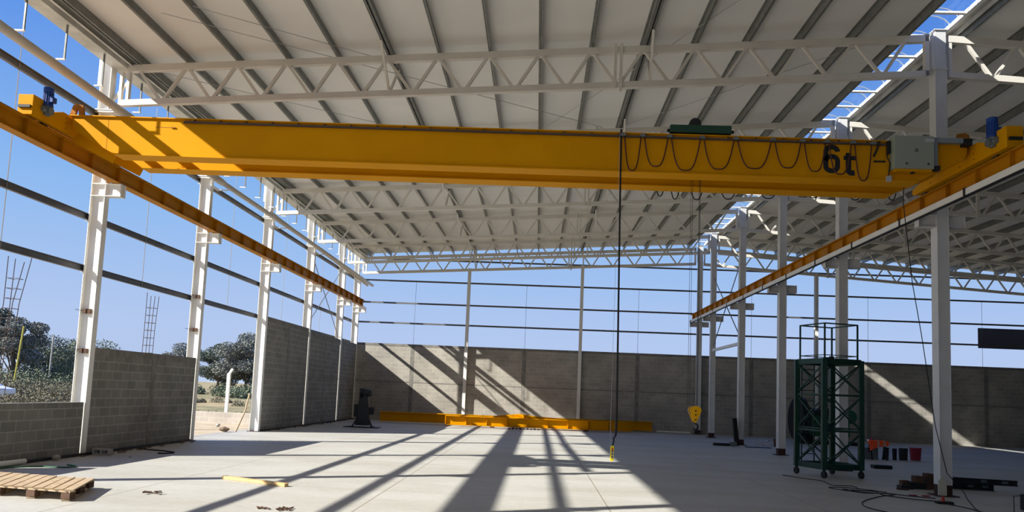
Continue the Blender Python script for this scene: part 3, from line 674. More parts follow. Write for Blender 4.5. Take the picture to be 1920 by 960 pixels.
# ------------------------------------------------------------------ scaffold tower
A = Vector((16.27, 2.63, 0)); ex = Vector((0.98, 0.30, 0)); ey = Vector((-0.32, 0.93, 0))
tw = thing('scaffold_tower', 'Dark green rolling scaffold tower with guard rail on casters', 'scaffold tower', (16.6, 3.2, 0))
def cn(i, j, z): p = A+ex*i+ey*j; return (p.x, p.y, z)
cs = [(0,0),(1,0),(1,1),(0,1)]
HP = 2.80
for (i, j) in cs:
    obj('leg', MB().bar(cn(i,j,0.20), cn(i,j,HP), 0.115, 0.115), 'tower_green', tw)
    c = obj('caster', MB().bar(cn(i,j,0.10), cn(i,j,0.20), 0.05, 0.05), 'dark_steel', tw)
    p = Vector(cn(i,j,0.085)); obj('wheel', MB().tube([p-ex.normalized()*0.025, p+ex.normalized()*0.025], 0.085, 16), 'rubber', c)
    obj('guard_post', MB().bar(cn(i*0.9+0.05,j*0.9+0.05,HP), cn(i*0.9+0.05,j*0.9+0.05,3.68), 0.035, 0.035), 'tower_green', tw)
lv = [0.26, 1.10, 1.96, HP-0.04]
for e in range(4):
    a, b = cs[e], cs[(e+1)%4]
    for q, z in enumerate(lv):
        th = 0.13 if q in (0, 3) else 0.04
        obj('ledger', MB().bar(cn(*a,z), cn(*b,z), 0.04, th), 'tower_green', tw)
    obj('ledger', MB().bar(cn(*a,1.16), cn(*b,1.16), 0.025, 0.025), 'tower_green', tw)
    obj('guard_rail', MB().bar(cn(a[0]*0.9+0.05,a[1]*0.9+0.05,3.67), cn(b[0]*0.9+0.05,b[1]*0.9+0.05,3.67), 0.03, 0.03), 'tower_green', tw)
    obj('toe_board', MB().bar(cn(a[0]*0.9+0.05,a[1]*0.9+0.05,HP+0.11), cn(b[0]*0.9+0.05,b[1]*0.9+0.05,HP+0.11), 0.01, 0.02), 'tower_green', tw)
    for q in range(3):
        za, zb = lv[q]+0.04, lv[q+1]-0.04
        obj('cross_brace', MB().bar(cn(*a,za), cn(*b,zb), 0.025, 0.03), 'tower_green', tw)
        obj('cross_brace', MB().bar(cn(*a,zb), cn(*b,za), 0.025, 0.03), 'tower_green', tw)
dk = MB()
p0, p1, p2_, p3 = [Vector(cn(i,j,0)) for i, j in cs]
dk.prism([(p.x,p.y) for p in (p0,p1,p2_,p3)], 'z', HP, HP+0.03); obj('platform', dk, 'dark_steel', tw)
obj('access_ladder', MB().bar(cn(0.1,0.95,0.3), cn(0.1,0.95,2.7), 0.025, 0.025).bar(cn(0.45,0.95,0.3), cn(0.45,0.95,2.7), 0.025, 0.025), 'tower_green', tw)
for k in range(9): obj('ladder_rung', MB().bar(cn(0.1,0.95,0.5+k*0.26), cn(0.45,0.95,0.5+k*0.26), 0.02, 0.02), 'tower_green', tw)
solo('work_lamp', MB().tube([(16.62,3.1,HP+0.03),(16.62,3.1,HP+0.10)], 0.06, 12), 'black', 'Small dark tool left on the tower platform', 'tool')
# ------------------------------------------------------------------ machine behind the tower
mg = thing('workshop_machine', 'Big dark green workshop machine with a black flywheel, behind the scaffold tower', 'machine', (22.0, 18.8, 0))
fwm = MB()
pr = [(21.02+0.0, 18.5)]
N = 28
def disc(cx, cy, cz, r, th, ang, m, rin=0):
    ca, sa = math.cos(ang), math.sin(ang); m.tube([(cx-ca*th/2, cy-sa*th/2, cz), (cx+ca*th/2, cy+sa*th/2, cz)], r, N); return m
obj('flywheel', disc(21.15, 18.5, 1.05, 1.0, 0.16, 0.1, fwm), 'black', mg)
obj('flywheel_rim', disc(21.02, 18.43, 1.05, 0.86, 0.06, 0.1, MB()), 'dark_steel', mg)
obj('body', MB().box(21.3, 23.3, 18.3, 19.2, 0.35, 1.25), 'machine_green', mg, bevel=0.05)
obj('hood', MB().prism([(21.5,1.25),(22.0,1.55),(22.9,1.62),(22.95,1.25)], 'y', 18.3, 19.1), 'dark_steel', mg, bevel=0.03)
obj('motor_cover', MB().tube([(23.3,18.3,1.25),(23.3,18.9,1.25)], 0.30, 18), 'machine_green', mg)
obj('skid', MB().box(21.2, 23.7, 18.2, 19.3, 0.0, 0.15).box(21.5,21.7,18.3,19.2,0.15,0.35).box(22.9,23.1,18.3,19.2,0.15,0.35), 'dark_steel', mg)
obj('gauge_panel', MB().box(22.0, 22.35, 18.25, 18.3, 0.8, 1.1), 'gear_grey', mg)
# ------------------------------------------------------------------ machine in the shaded corner
dm = thing('pedestal_machine', 'Dark upright pedestal machine standing in the shaded corner', 'machine', (2.3, 15.5, 0))
obj('base_sheet', MB().box(1.55, 3.0, 15.3, 15.9, 0, 0.03), 'dark_steel', dm)
obj('pillar', MB().prism([(1.98,0.10),(2.60,0.10),(2.56,0.7),(2.46,1.35),(2.14,1.4),(2.06,0.7)], 'y', 15.42, 15.72), 'dark_steel', dm, bevel=0.03)
hd = MB().tube([(2.18,15.55,1.36),(2.30,15.5,1.47),(2.52,15.5,1.42),(2.56,15.5,1.30)], [0.13,0.17,0.16,0.10], 16); hd.box(2.12,2.26,15.42,15.7,1.25,1.62); obj('head', hd, 'dark_steel', dm)
obj('hand_wheel', MB().tube([(2.38,15.38,1.45),(2.38,15.42,1.45)], 0.14, 16), 'black', dm)
for (xa, xb) in ((2.12,1.88),(2.48,2.72)):
    obj('leg', MB().bar((xa,15.5,0.5),(xb,15.45,0.03),0.05,0.05), 'black', dm); obj('foot', MB().box(xb-0.09,xb+0.09,15.38,15.55,0.03,0.06), 'black', dm)
obj('side_box', MB().box(1.92,2.1,15.45,15.7,0.45,0.95).box(2.5,2.75,15.5,15.7,0.55,0.85), 'black', dm)

# ------------------------------------------------------------------ spare crane girders on the floor
def floor_girder(x0, y0, x1, y1, h, label, stiff, plate=False):
    a, b = Vector((x0,y0,0)), Vector((x1,y1,0)); d = (b-a); L = d.length; d.normalize(); nrm = Vector((-d.y, d.x, 0))
    t = thing('spare_crane_girder', label, 'girder', (a+b)/2, 'yellow girders lying on the floor')
    mid = lambda s, z, o=0: (a + d*s + nrm*o + Vector((0,0,z)))
    obj('support_block', MB().bar(mid(L*0.25-0.1,0.04), mid(L*0.25+0.1,0.04), 0.3, 0.08).bar(mid(L*0.75-0.1,0.04), mid(L*0.75+0.1,0.04), 0.3, 0.08), 'wood_dark', t)
    obj('web', MB().bar(mid(0, 0.08+h/2), mid(L, 0.08+h/2), 0.03, h-0.03), 'yellow_paint', t)
    obj('flange', MB().bar(mid(0,0.09), mid(L,0.09), 0.22, 0.02), 'yellow_paint', t)
    obj('flange', MB().bar(mid(0,0.08+h), mid(L,0.08+h), 0.34, 0.03), 'yellow_paint', t)
    if stiff:
        k = 0.02
        while k <= L:
            obj('stiffener', MB().bar(mid(k, 0.10, -0.06), mid(k, 0.06+h, -0.06), 0.09, 0.02, ref=tuple(d)), 'yellow_paint', t); k += 0.97
    return t
floor_girder(5.2, 19.9, 14.1, 21.0, 0.42, 'Yellow plate girder with ribbed web lying on the sunlit floor', True)
floor_girder(1.9, 20.9, 15.3, 22.6, 0.44, 'Longer plain yellow girder lying behind the ribbed one', False)
m = MB(); m.prism([(7.2,0.52),(8.0,0.62),(8.7,0.70),(9.4,0.62),(10.6,0.56),(11.6,0.52)], 'y', 20.62, 20.82); m.box(8.5,8.9,20.5,20.62,0.5,0.66)
solo('stiffener_plate', m, 'yellow_paint', 'Loose yellow plates piled on top of the ribbed floor girder', 'steel plates')
m = MB()
for k in range(9): m.box(8.2+k*0.17, 8.3+k*0.17, 19.75+0.02*(k%3), 19.87, 0.0, 0.05+0.03*(k%2))
solo('drive_chain', m, 'black', 'Row of small black blocks on the floor before the ribbed girder', 'blocks')
solo('drain_pipe', MB().tube([(15.6,23.1,0.05),(17.3,23.15,0.05)], 0.045, 10), 'white_paint', 'White pipe lying at the foot of the back wall', 'pipe')

# ------------------------------------------------------------------ bits and pieces, right
sb = thing('steel_stub', 'Black steel I-section stub leaning on a ridge column', 'steel section', (17.35, 14.6, 0))
m = MB(); m.ibeam((17.38, 14.5, 0.0), (17.36, 14.85, 1.05), 0.16, 0.16, 0.014, 0.012, ref=(1,0,0)); obj('section', m, 'black', sb)
solo('steel_offcut', MB().box(16.35, 16.95, 13.9, 14.1, 0, 0.10).box(16.45,16.8,14.1,14.35,0.0,0.06), 'black', 'Low black steel offcuts left of the leaning stub', 'steel offcut')
solo('tool_case', MB().box(17.0, 17.22, 13.9, 14.2, 0, 0.16), 'gear_grey', 'Small grey case at the foot of the leaning stub', 'case', bevel=0.01)
solo('steel_plate', MB().box(17.5, 18.45, 13.6, 13.9, 0, 0.02), 'black', 'Thin black plate flat on the floor right of the stub', 'steel plate')
for i, (a, b, lb) in enumerate((((18.3,15.1,0.06),(18.75,14.95,0.10),'lowest of the pile'), ((18.45,15.3,0.22),(18.9,15.0,0.05),'leaning to the floor'), ((18.6,15.2,0.04),(18.85,15.3,0.24),'standing up at the end'))):
    solo('bent_bracket', MB().bar(a, b, 0.10, 0.05), 'wire', 'Pale bent metal bracket before the back wall, %s' % lb, 'bracket', 'bent brackets')
solo('bucket', MB().tube([(19.1,15.0,0),(19.1,15.0,0.30)], [0.13,0.16], 16), 'wood_dark', 'Brown bucket beside the pale bent brackets', 'bucket')
solo('timber_block', MB().box(19.0,19.5,6.2,6.45,0,0.10), 'black', 'Black block on the floor just right of the scaffold tower', 'block')
# cans and vest
cans = [(20.5,10.1,0.20,0.38,'gear_grey','Grey box below the orange vest','box'), (21.14,10.2,0.09,0.40,'black','Slim black can beside the grey box below the vest','can'), (21.42,10.2,0.07,0.38,'black','Narrow black can left of the dark grey bucket','can'), (21.75,10.3,0.14,0.40,'dark_steel','Dark grey bucket between black can and red bucket','bucket')]
for x, y, r, h, mt, lb, ct in cans:
    if ct == 'box': solo('tool_box', MB().box(x-0.22,x+0.30,y-0.1,y+0.2,0,h), mt, lb, ct)
    else: solo('paint_can' if ct == 'can' else 'bucket', MB().tube([(x,y,0),(x,y,h*0.95),(x,y,h)], [r*0.9,r,r*0.97], 16), mt, lb, ct)
rb = thing('red_bucket', 'Crimson bucket, last in the row of cans', 'bucket', (22.25, 10.5, 0))
obj('pail', MB().tube([(22.25,10.5,0),(22.25,10.5,0.40)], [0.15,0.185], 18), 'crimson', rb); obj('rim', MB().tube([(22.25,10.5,0.39),(22.25,10.5,0.42)], 0.195, 18), 'crimson', rb); obj('handle', MB().box(22.14,22.3,10.30,10.33,0.28,0.31), 'magenta', rb)
vs = thing('safety_vest', 'Fluorescent orange safety vest draped over a trestle', 'safety vest', (20.8, 9.9, 0.3))
vo = [(20.41,0.60),(20.50,0.64),(20.60,0.63),(20.72,0.655),(20.86,0.64),(20.98,0.635),(21.07,0.60),(21.09,0.53),(21.04,0.46),(20.92,0.45),(20.80,0.43),(20.70,0.41),(20.60,0.36),(20.52,0.31),(20.45,0.30),(20.49,0.37),(20.44,0.40),(20.50,0.46),(20.43,0.50)]
obj('cloth', MB().prism(vo, 'y', 9.80, 9.895), 'orange_vest', vs, bevel=0.03)
for xs in (20.68, 20.88):
    obj('reflective_stripe', MB().prism([(xs,0.645),(xs+0.055,0.65),(xs+0.075,0.45),(xs+0.02,0.43)], 'y', 9.792, 9.80), 'reflective', vs)
tt = thing('trestle', 'Low dark trestle carrying the orange vest', 'trestle', (20.8, 9.95, 0))
obj('top_rail', MB().box(20.42,21.05,9.9,9.98,0.54,0.585), 'wood_dark', tt)
for x in (20.5, 20.98): obj('leg', MB().bar((x,9.94,0.54),(x,9.75,0),0.04,0.04).bar((x,9.94,0.54),(x,10.08,0),0.04,0.04), 'dark_steel', tt)
solo('spray_bottle', MB().tube([(20.56,9.94,0.585),(20.56,9.94,0.68),(20.56,9.94,0.70),(20.56,9.94,0.76)],[0.035,0.035,0.015,0.02],10), 'magenta', 'Magenta bottle standing above the orange vest', 'bottle')
solo('plastic_cup', MB().tube([(20.45,9.94,0.585),(20.45,9.94,0.66)],[0.03,0.04],10), 'white_paint', 'White cup at the end of the trestle by the tower', 'cup')
# timber offcuts by the nearest ridge column
wd = [((17.70,1.2,0.14),(0.16,0.2,0.14),'wood_dark','Brown wood block, topmost of the little pile'), ((18.0-0.05,1.25,0.0),(0.14,0.2,0.34),'wood_dark','Brown upright wood block against the nearest ridge column'),
      ((17.72,1.3,0.0),(0.3,0.3,0.14),'black','Dark block under the topmost wood block'), ((17.42,1.15,0.0),(0.26,0.2,0.07),'dark_steel','Dark flat scrap at the edge of the wood pile'), ((17.25,0.9,0.0),(0.22,0.10,0.035),'primer','Reddish scrap strip before the wood pile'), ((17.5,1.35,0.0),(0.16,0.14,0.16),'wood_dark','Small brown block left of the dark one')]
for (c, s, mt, lb) in wd:
    solo('wood_block' if 'wood' in lb or 'block' in lb else 'metal_scrap', MB().box(c[0]-s[0]/2,c[0]+s[0]/2,c[1]-s[1]/2,c[1]+s[1]/2,c[2],c[2]+s[2]), mt, lb, 'block' if 'block' in lb else 'scrap')
for (x, y, lb) in ((16.95,-0.2,'farther from'), (17.2,-0.2,'closer to')):
    solo('pliers', MB().bar((x-0.08,y,0.015),(x+0.06,y+0.03,0.015),0.03,0.02).bar((x-0.08,y+0.05,0.015),(x+0.06,y+0.03,0.015),0.03,0.02), 'crimson', 'Red-handled pliers on the floor, %s the nearest ridge column' % lb, 'pliers', 'red-handled pliers')
# dark steel bundle
def chan(x0,y0,x1,y1,z,h,label):
    t = thing('steel_channel', label, 'steel section', ((x0+x1)/2,(y0+y1)/2,z), 'dark channels stacked on the floor')
    m = MB(); m.ibeam((x0,y0,z+h/2),(x1,y1,z+h/2),h,0.12,0.012,0.01); obj('section', m, 'black', t)
    d = (Vector((x1,y1,0))-Vector((x0,y0,0))); L = d.length; d.normalize(); nn = Vector((d.y,-d.x,0))
    k = 0.25
    for k in (0.2, 0.62, 0.86):
        p = Vector((x0,y0,z+h*0.55))+d*L*k+nn*0.012
        obj('slot_label', MB().bar(p-d*0.06, p+d*0.06, 0.006, 0.05), 'gear_grey', t)
    return t
chan(18.3,1.75,19.5,1.55,0.0,0.14,'Dark steel channel, lowest of the pair beside the nearest ridge column')
chan(18.2,1.65,19.85,1.3,0.14,0.12,'Dark steel channel on top of the pair beside the nearest ridge column')
solo('steel_plate', MB().box(18.1,19.2,1.9,2.2,0,0.05), 'black', 'Flat dark plate behind the stacked channels', 'steel plate')
# cables on the floor
def fl(pts, r=0.009): return MB().tube([(x,y,r) for x,y in pts], r, 6)
def smooth_path(pts, n=5):
    out = []
    for i in range(len(pts)-1):
        p0_, p1_, p2, p3_ = pts[max(i-1,0)], pts[i], pts[i+1], pts[min(i+2,len(pts)-1)]
        for k in range(n):
            t = k/n; out.append(tuple(0.5*((2*p1_[c])+(-p0_[c]+p2[c])*t+(2*p0_[c]-5*p1_[c]+4*p2[c]-p3_[c])*t*t+(-p0_[c]+3*p1_[c]-3*p2[c]+p3_[c])*t**3) for c in (0,1)))
    return out+[pts[-1]]
solo('extension_cable', fl(smooth_path([(15.4,2.9),(15.72,2.3),(15.96,1.9),(15.88,1.1),(16.3,1.1),(16.1,0.35),(15.8,0.4),(16.0,-0.1),(16.5,0.0),(16.8,-0.25),(17.2,-0.5)])), 'rubber', 'Black extension cable trailing from the tower towards the ridge column', 'cable', smooth=True)
solo('extension_cable', fl(smooth_path([(16.6,0.2),(16.1,0.7),(15.6,0.6),(15.9,0.05),(16.6,-0.1),(16.2,-0.5),(15.85,-0.9),(15.35,-1.6),(15.14,-2.3),(15.3,-2.9),(15.6,-3.6)])), 'rubber', 'Black extension cable looping out of the frame in front', 'cable', smooth=True)
solo('extension_cable', fl(smooth_path([(15.9,0.2),(16.4,0.25),(16.3,-0.3),(16.6,-0.75),(16.95,-0.95),(17.0,-1.3),(17.1,-1.9),(17.0,-3.0)])), 'rubber', 'Black extension cable ending at the orange plug', 'cable', smooth=True)
pg = thing('power_plug', 'Orange-red plug with a black socket on the floor cable', 'plug', (16.97,-1.2,0))
obj('plug_body', MB().tube([(16.97,-1.2,0.04),(16.97,-1.2,0.13)],[0.035,0.022],10), 'red', pg); obj('socket', MB().box(16.85,17.12,-1.28,-1.14,0,0.045), 'black', pg)
wf = thing('welding_set', 'Black welding set with wire handle at the frame edge', 'welding set', (18.1,-1.9,0))
obj('case', MB().box(18.02,18.5,-2.2,-1.7,0.02,0.30), 'black', wf, bevel=0.02)
obj('handle', MB().tube([(17.80,-1.9,0.0),(17.80,-1.9,0.27),(17.98,-1.9,0.29),(18.02,-1.9,0.28)],0.008,6), 'dark_steel', wf)
solo('dark_cladding', MB().box(31.85, 38, 23.52, 23.56, 4.95, 5.98), 'navy_sheet', 'Dark navy cladding sheet fixed above the back wall', 'cladding sheet')

# ------------------------------------------------------------------ bits and pieces, left
pt = thing('wooden_pallet', 'Weathered wooden pallet lying on the sunlit floor', 'pallet', (2.4,-5.0,0))
PA = Vector((3.33,-5.55,0)); PX = Vector((-1.2,0.18,0)); PY = Vector((-0.42,1.15,0))
PXn, PYn = PX.normalized(), PY.normalized()
PX = PXn*1.7; PY = PYn*1.25
def pq(i, j, z): p = PA+PX*i+PY*j; return (p.x,p.y,z)
for j in (0.04, 0.5, 0.96):
    for i in (0.04, 0.36, 0.68, 0.98): 
        obj('block', MB().bar(pq(i-0.04,j,0.075), pq(i+0.04,j,0.075), 0.10, 0.09), 'wood_dark', pt)
for i in (0.05, 0.37, 0.69): obj('bottom_board', MB().bar(pq(i,0,0.012), pq(i,1,0.012), 0.10, 0.02), 'wood', pt)
for j in (0.04, 0.5, 0.96): obj('stringer', MB().bar(pq(0,j,0.128), pq(1,j,0.128), 0.10, 0.018), 'wood', pt)
for k in range(11):
    i = 0.03+k*0.094; obj('deck_board', MB().bar(pq(i,-0.01,0.148), pq(i+random.uniform(-0.01,0.01),1.0,0.148), 0.115, 0.02), 'wood', pt)
solo('timber_plank', MB().bar((4.12,-2.52,0.03),(5.42,-3.12,0.03),0.09,0.05), 'wood_bright', 'Light timber plank lying on the sunlit floor', 'plank')
m = MB()
for k in range(9): a = random.uniform(0, PI); x, y = 3.95+random.uniform(-.14,.14), -4.55+random.uniform(-.08,.08); m.bar((x-0.05*math.cos(a),y-0.05*math.sin(a),0.012+0.004*k),(x+0.05*math.cos(a),y+0.05*math.sin(a),0.012+0.004*k),0.015,0.012)
solo('wood_shavings', m, 'wood_dark', 'Small heap of dark chips on the sunlit floor', 'chips', kind='stuff')
m = MB()
for k in range(14): a = random.uniform(0, PI); x, y = 6.0+random.uniform(-.22,.3), -5.35+random.uniform(-.1,.1); m.bar((x-0.05*math.cos(a),y-0.05*math.sin(a),0.012),(x+0.05*math.cos(a),y+0.05*math.sin(a),0.02),0.02,0.014)
solo('wood_shavings', m, 'wood_dark', 'Scattered chips at the lower edge of the sunlit floor', 'chips', kind='stuff')
def rock(x, y, r, label, mt='stone', sq=0.75):
    import bmesh
    b = bmesh.new(); bmesh.ops.create_icosphere(b, subdivisions=2, radius=r)
    for v in b.verts: v.co *= random.uniform(0.82,1.12); v.co.z *= sq
    mz = min(v.co.z for v in b.verts)
    me = bpy.data.meshes.new('stone'); b.to_mesh(me); b.free(); me.materials.append(M[mt])
    o = bpy.data.objects.new('stone', me); COL.objects.link(o); o.location = (x, y, -mz); return tag(o, label, 'stone', None, 'thing')
rock(0.12, -1.0, 0.08, 'Pale round stone at the foot of the lowest block wall')
rock(0.35, 0.55, 0.05, 'Small pale stone beside the cinder block')
rock(1.0, 0.1, 0.03, 'Tiny stone on the shaded floor by the first outer column', 'stone')
cbk = thing('cinder_block', 'Pale hollow cinder block lying at the foot of the first outer column', 'cinder block', (0.25,0.35,0))
obj('block_body', MB().box(0.06,0.44,0.28,0.42,0,0.03).box(0.06,0.44,0.28,0.42,0.11,0.14).box(0.06,0.10,0.28,0.42,0.03,0.11).box(0.23,0.27,0.28,0.42,0.03,0.11).box(0.40,0.44,0.28,0.42,0.03,0.11), 'stone', cbk)
solo('steel_tube', MB().tube([(-0.02,-3.6,0.06),(0.08,-1.85,0.06)],0.05,10), 'white_paint', 'Pale tube lying along the lowest block wall', 'tube')
solo('water_hose', fl(smooth_path([(0.25,-3.6),(0.22,-2.6),(0.5,-2.15),(0.95,-2.1),(1.1,-1.9),(0.8,-1.7)]),0.014), 'machine_green', 'Green hose curling beside the lowest block wall', 'hose', smooth=True)
solo('dark_hose', fl(smooth_path([(0.1,2.1),(0.45,1.9),(0.9,1.75),(1.25,1.5),(1.2,1.2),(1.05,1.15)]),0.016), 'rubber', 'Black hose curling out from the mid-height block wall', 'hose', smooth=True)
m = MB()
for k in range(26): x, y = random.uniform(-0.02,0.3), random.uniform(-0.2,4.6); s = random.uniform(.02,.07); m.bar((x-s,y-s*random.uniform(-2,2),0.012),(x+s,y+s*random.uniform(-2,2),0.02),0.04,0.02)
solo('dirt_rubble', m, 'dirt', 'Dirt and rubble scattered along the foot of the side wall', 'rubble', kind='stuff')
m = MB()
for k in range(26): x, y = random.uniform(-0.02,0.25), random.uniform(10.3,22); s = random.uniform(.02,.08); m.bar((x-s,y-s*random.uniform(-2,2),0.012),(x+s,y+s*random.uniform(-2,2),0.02),0.05,0.03)
solo('dirt_rubble', m, 'dirt', 'Dirt and rubble scattered along the foot of the tall wall', 'rubble', kind='stuff')
import bmesh
solo('leaning_stick', MB().tube([(-0.62,9.55,-0.02),(-0.47,9.9,0.7),(-0.40,10.0,1.3)],0.03,7), 'wood', 'Wooden stick leaning on the column where the tall wall begins', 'stick')
rock(-0.95, 9.4, 0.17, 'Dark heap of earth at the foot of the leaning stick', 'dirt', 0.5)
rock(-2.1, 11.6, 0.09, 'Pale stone on the ground seen through the gap')

# ------------------------------------------------------------------ outside
lw = MB().box(-12, -0.9, 14.6, 14.75, -0.1, 0.42); struct('wall_outside', lw, 'block_pale')
fp = thing('fence_post', 'White concrete fence post with bent tip seen through the gap', 'fence post', (-3.2,14.9,-0.1))
obj('post_body', MB().bar((-3.22,14.9,-0.1),(-3.22,14.9,2.0),0.12,0.12), 'white_paint', fp); obj('bent_tip', MB().bar((-3.22,14.9,1.98),(-3.08,14.9,2.2),0.09,0.08), 'white_paint', fp)
def cage(x, y, z1, lean, label):
    t = thing('rebar_cage', label, 'rebar cage', (x,y,-0.1), 'rebar cages for columns')
    for i, (a, b) in enumerate(((-.12,-.12),(.12,-.12),(.12,.12),(-.12,.12))):
        obj('long_bar', MB().tube([(x+a,y+b,-0.1),(x+a+lean*0.75,y+b,z1*0.75),(x+a*(1+1.0*abs(lean)*3)+lean*1.15,y+b*1.1,z1+random.uniform(-.1,.1))],0.011,5), 'rebar', t)
    m = MB(); z = 0.2
    while z < z1-0.25:
        o = lean*z/z1
        m.tube([(x+o-.13,y-.13,z),(x+o+.13,y-.13,z),(x+o+.13,y+.13,z),(x+o-.13,y+.13,z),(x+o-.13,y-.13,z)],0.007,4); z += 0.26
    obj('stirrups', m, 'rebar', t)
cage(-4.4, 3.2, 4.6, 0.28, 'Leaning rebar cage rising beyond the lowest wall')
cage(-4.05, 9.8, 4.55, 0.06, 'Upright rebar cage rising beyond the mid-height wall')

def foliage(name, cen, blobs, nleaf, size, m, parent):
    mb = MB()
    for (bx,by,bz,rx,ry,rz,fr) in blobs:
        for _ in range(int(nleaf*fr)):
            u = Vector((random.gauss(0,1),random.gauss(0,1),random.gauss(0,1))).normalized()*(random.random()**0.35)
            c = Vector((cen[0]+bx+u.x*rx, cen[1]+by+u.y*ry, cen[2]+bz+u.z*rz))
            a = Vector((random.gauss(0,1),random.gauss(0,1),random.gauss(0,1))).normalized(); b = a.orthogonal().normalized(); s = size*random.uniform(.5,1.2)
            mb.add([c-a*s, c+b*s*0.6, c+a*s, c-b*s*0.6], [(0,1,2,3)])
    me = bpy.data.meshes.new(name); L = origin(parent) if parent else Vector(cen)
    me.from_pydata([tuple(Vector(v)-L) for v in mb.v], [], mb.f); me.materials.append(M[m])
    o = bpy.data.objects.new(name, me); COL.objects.link(o)
    if parent: o.parent = parent
    else: o.location = L
    return o
def tree(x, y, h, w, m, label, n=5200, seed=1, trunk=0.16, leaf=0.11, low=0.35, nb=12):
    random.seed(seed)
    t = thing('tree', label, 'tree', (x,y,-0.1), 'trees beyond the walls')
    obj('trunk', MB().tube([(x,y,-0.1),(x+0.1*h/7,y,h*0.3),(x-0.15*h/7,y,h*0.6)],[trunk*h/5,trunk*0.7*h/5,trunk*0.35*h/5],8), 'bark', t)
    br = MB(); bl_ = []
    for k in range(nb):
        a = 2*PI*k/nb*2.4+random.uniform(-.3,.3); f = low+(0.88-low)*(k+0.5)/nb; zz = h*f
        rr = w*0.36*random.uniform(.6,1.0)*math.sqrt(max(0.05, 1-((f-(low+0.35))/0.62)**2))
        if k == nb-1: rr = 0
        r_ = w*random.uniform(.13,.20); bl_.append((rr*math.cos(a), rr*math.sin(a), zz, r_*1.15, r_*1.15, r_*0.8, 1/nb))
        br.tube([(x,y,h*0.22),(x+rr*.5*math.cos(a),y+rr*.5*math.sin(a),(h*0.25+zz)/2),(x+rr*math.cos(a),y+rr*math.sin(a),zz)],[trunk*.4*h/5,trunk*.2*h/5,0.02],5)
    obj('branches', br, 'bark', t)
    foliage('foliage', (x,y,0), bl_, n, leaf*h/7, m, t)
tree(-37.5, 44, 7.6, 7.0, 'leaf_dark', 'Dark dense tree behind the leaning rebar cage', seed=3, n=16000, low=0.2)
tree(-31.6, 41.5, 6.3, 4.4, 'leaf_grey', 'Slender grey-green tree right of the dark dense one', seed=5, n=9000, low=0.45)
tree(-34.5, 50, 5.0, 7.5, 'leaf_dark', 'Low dark tree behind the slender grey-green one', seed=21, n=12000, low=0.15)
tree(-29.0, 46, 4.8, 6.5, 'leaf_mid', 'Low round green tree beside the first outer column', seed=8, n=12000, low=0.15)
tree(-28.6, 81, 8.3, 8.0, 'leaf_grey', 'Big spreading tree seen through the gap above the fence post', seed=11, n=22000, low=0.2, nb=18)
tree(-34.5, 86, 7.2, 6.0, 'leaf_dark', 'Dark tree behind the second outer column', seed=12, n=12000, low=0.2)
tree(-23, 96, 5.2, 4, 'leaf_grey', 'Smaller tree close to the tall side wall', seed=14, n=6000, low=0.2)
tree(-41, 88, 7.0, 6, 'leaf_grey', 'Distant tree showing over the mid-height wall', seed=16, n=9000, low=0.2)
random.seed(31)
def bushes(name, x0, x1, y0, y1, n, hmin, hmax, m, leafn, size, label):
    mb = MB()
    for _ in range(n):
        x, y, h = random.uniform(x0,x1), random.uniform(y0,y1), random.uniform(hmin,hmax)
        for _ in range(leafn):
            u = Vector((random.gauss(0,1),random.gauss(0,1),abs(random.gauss(0,1)))).normalized()*(random.random()**0.4)
            c = Vector((x+u.x*h*1.1, y+u.y*h*1.1, -0.1+u.z*h)); a = Vector((random.gauss(0,1),random.gauss(0,1),random.gauss(0,1))).normalized(); b = a.orthogonal().normalized(); s = size*random.uniform(.5,1.2)
            mb.add([c-a*s, c+b*s*0.6, c+a*s, c-b*s*0.6], [(0,1,2,3)])
    me = bpy.data.meshes.new(name); me.from_pydata(mb.v, [], mb.f); me.materials.append(M[m])
    o = bpy.data.objects.new(name, me); COL.objects.link(o); return tag(o, label, 'bushes', None, 'stuff')
bushes('undergrowth', -34, -20, 27, 36, 70, 0.8, 1.7, 'leaf_dry', 700, 0.06, 'Dry brushy scrub beyond the lowest block wall')
bushes('undergrowth', -44, -24, 36, 42, 40, 1.2, 2.6, 'leaf_mid', 900, 0.08, 'Greener scrub below the trees beyond the lowest wall')
bushes('undergrowth', -44, -14, 62, 80, 70, 0.8, 1.7, 'leaf_mid', 500, 0.12, 'Green scrub line under the big tree beyond the gap')
bushes('undergrowth', -22, -7, 32, 46, 34, 0.3, 0.7, 'leaf_dry', 400, 0.05, 'Low dry scrub in the field beyond the gap')
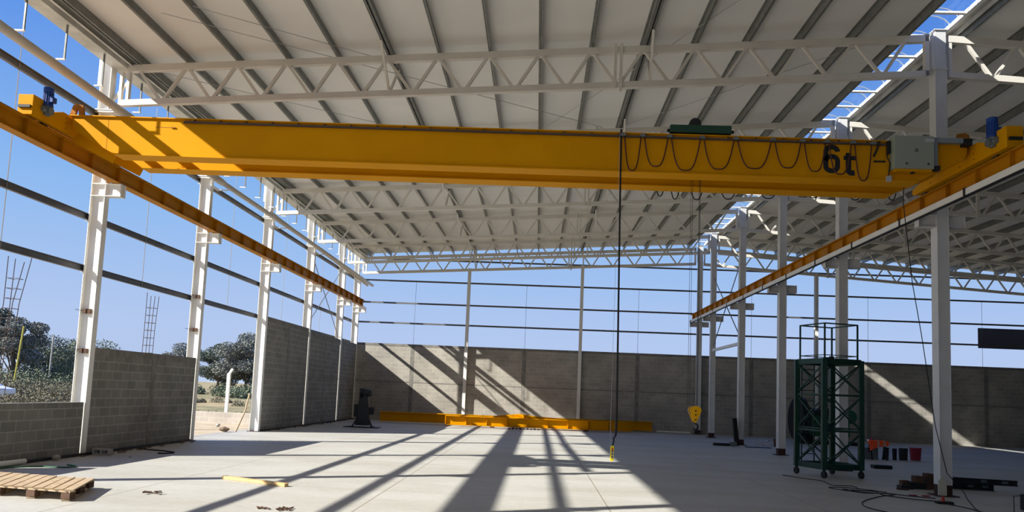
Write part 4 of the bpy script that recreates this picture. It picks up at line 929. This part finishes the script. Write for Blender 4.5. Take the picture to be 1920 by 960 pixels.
bushes('undergrowth', -9, -2, 16.5, 21, 16, 0.2, 0.45, 'leaf_mid', 160, 0.05, 'Low green weeds behind the outside block wall')
# distant ridge of hills, aerial haze painted in as a blue base colour
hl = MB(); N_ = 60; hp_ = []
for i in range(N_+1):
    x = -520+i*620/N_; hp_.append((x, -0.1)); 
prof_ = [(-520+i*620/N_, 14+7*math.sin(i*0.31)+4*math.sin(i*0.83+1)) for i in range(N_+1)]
hl.prism([(-520,-0.1)]+prof_+[(100,-0.1)], 'y', 700, 720); mat('hill_haze', (0.30,0.38,0.52), 0.95); struct('hills', hl, 'hill_haze')
# yellow pole, pale pole, parked car
solo('marker_pole', MB().tube([(-27.9,36.5,-0.1),(-27.5,36.5,5.0)],0.06,8), 'faded_yellow', 'Leaning yellow pole in front of the trees', 'pole')
solo('utility_pole', MB().tube([(-27.0,39,-0.1),(-26.9,39,4.6)],0.06,8), 'concrete', 'Pale pole just right of the yellow one', 'pole')
solo('utility_pole', MB().tube([(-13.5,45,-0.1),(-13.5,45,3.6)],0.05,8), 'concrete', 'Pale thin pole in the field beyond the gap', 'pole')
ca = thing('car', 'White car parked among the bushes', 'car', (-20.3,24.3,-0.1))
CO = Vector((9.1,-8.6,-0.60))
def cpos(m): m.v = [tuple(Vector(v)+CO) for v in m.v]; return m
obj('body', cpos(MB().prism([(-32.3,0.9),(-32.3,1.35),(-31.6,1.5),(-31.2,1.85),(-29.9,1.85),(-29.3,1.5),(-28.6,1.35),(-28.6,0.9)], 'y', 32.2, 33.8)), 'car_white', ca, bevel=0.08)
obj('side_window', cpos(MB().prism([(-31.3,1.5),(-31.1,1.78),(-29.95,1.78),(-29.5,1.5)], 'y', 32.17, 32.25)), 'glass_dark', ca)
for x in (-31.6,-29.3): obj('wheel', cpos(MB().tube([(x,32.15,0.85),(x,32.4,0.85)],0.33,16)), 'rubber', ca)

bushes('undergrowth', -19, -12, 19.5, 22.8, 18, 0.45, 0.85, 'leaf_dry', 700, 0.05, 'Low scrub right beyond the lowest wall, before the white car')
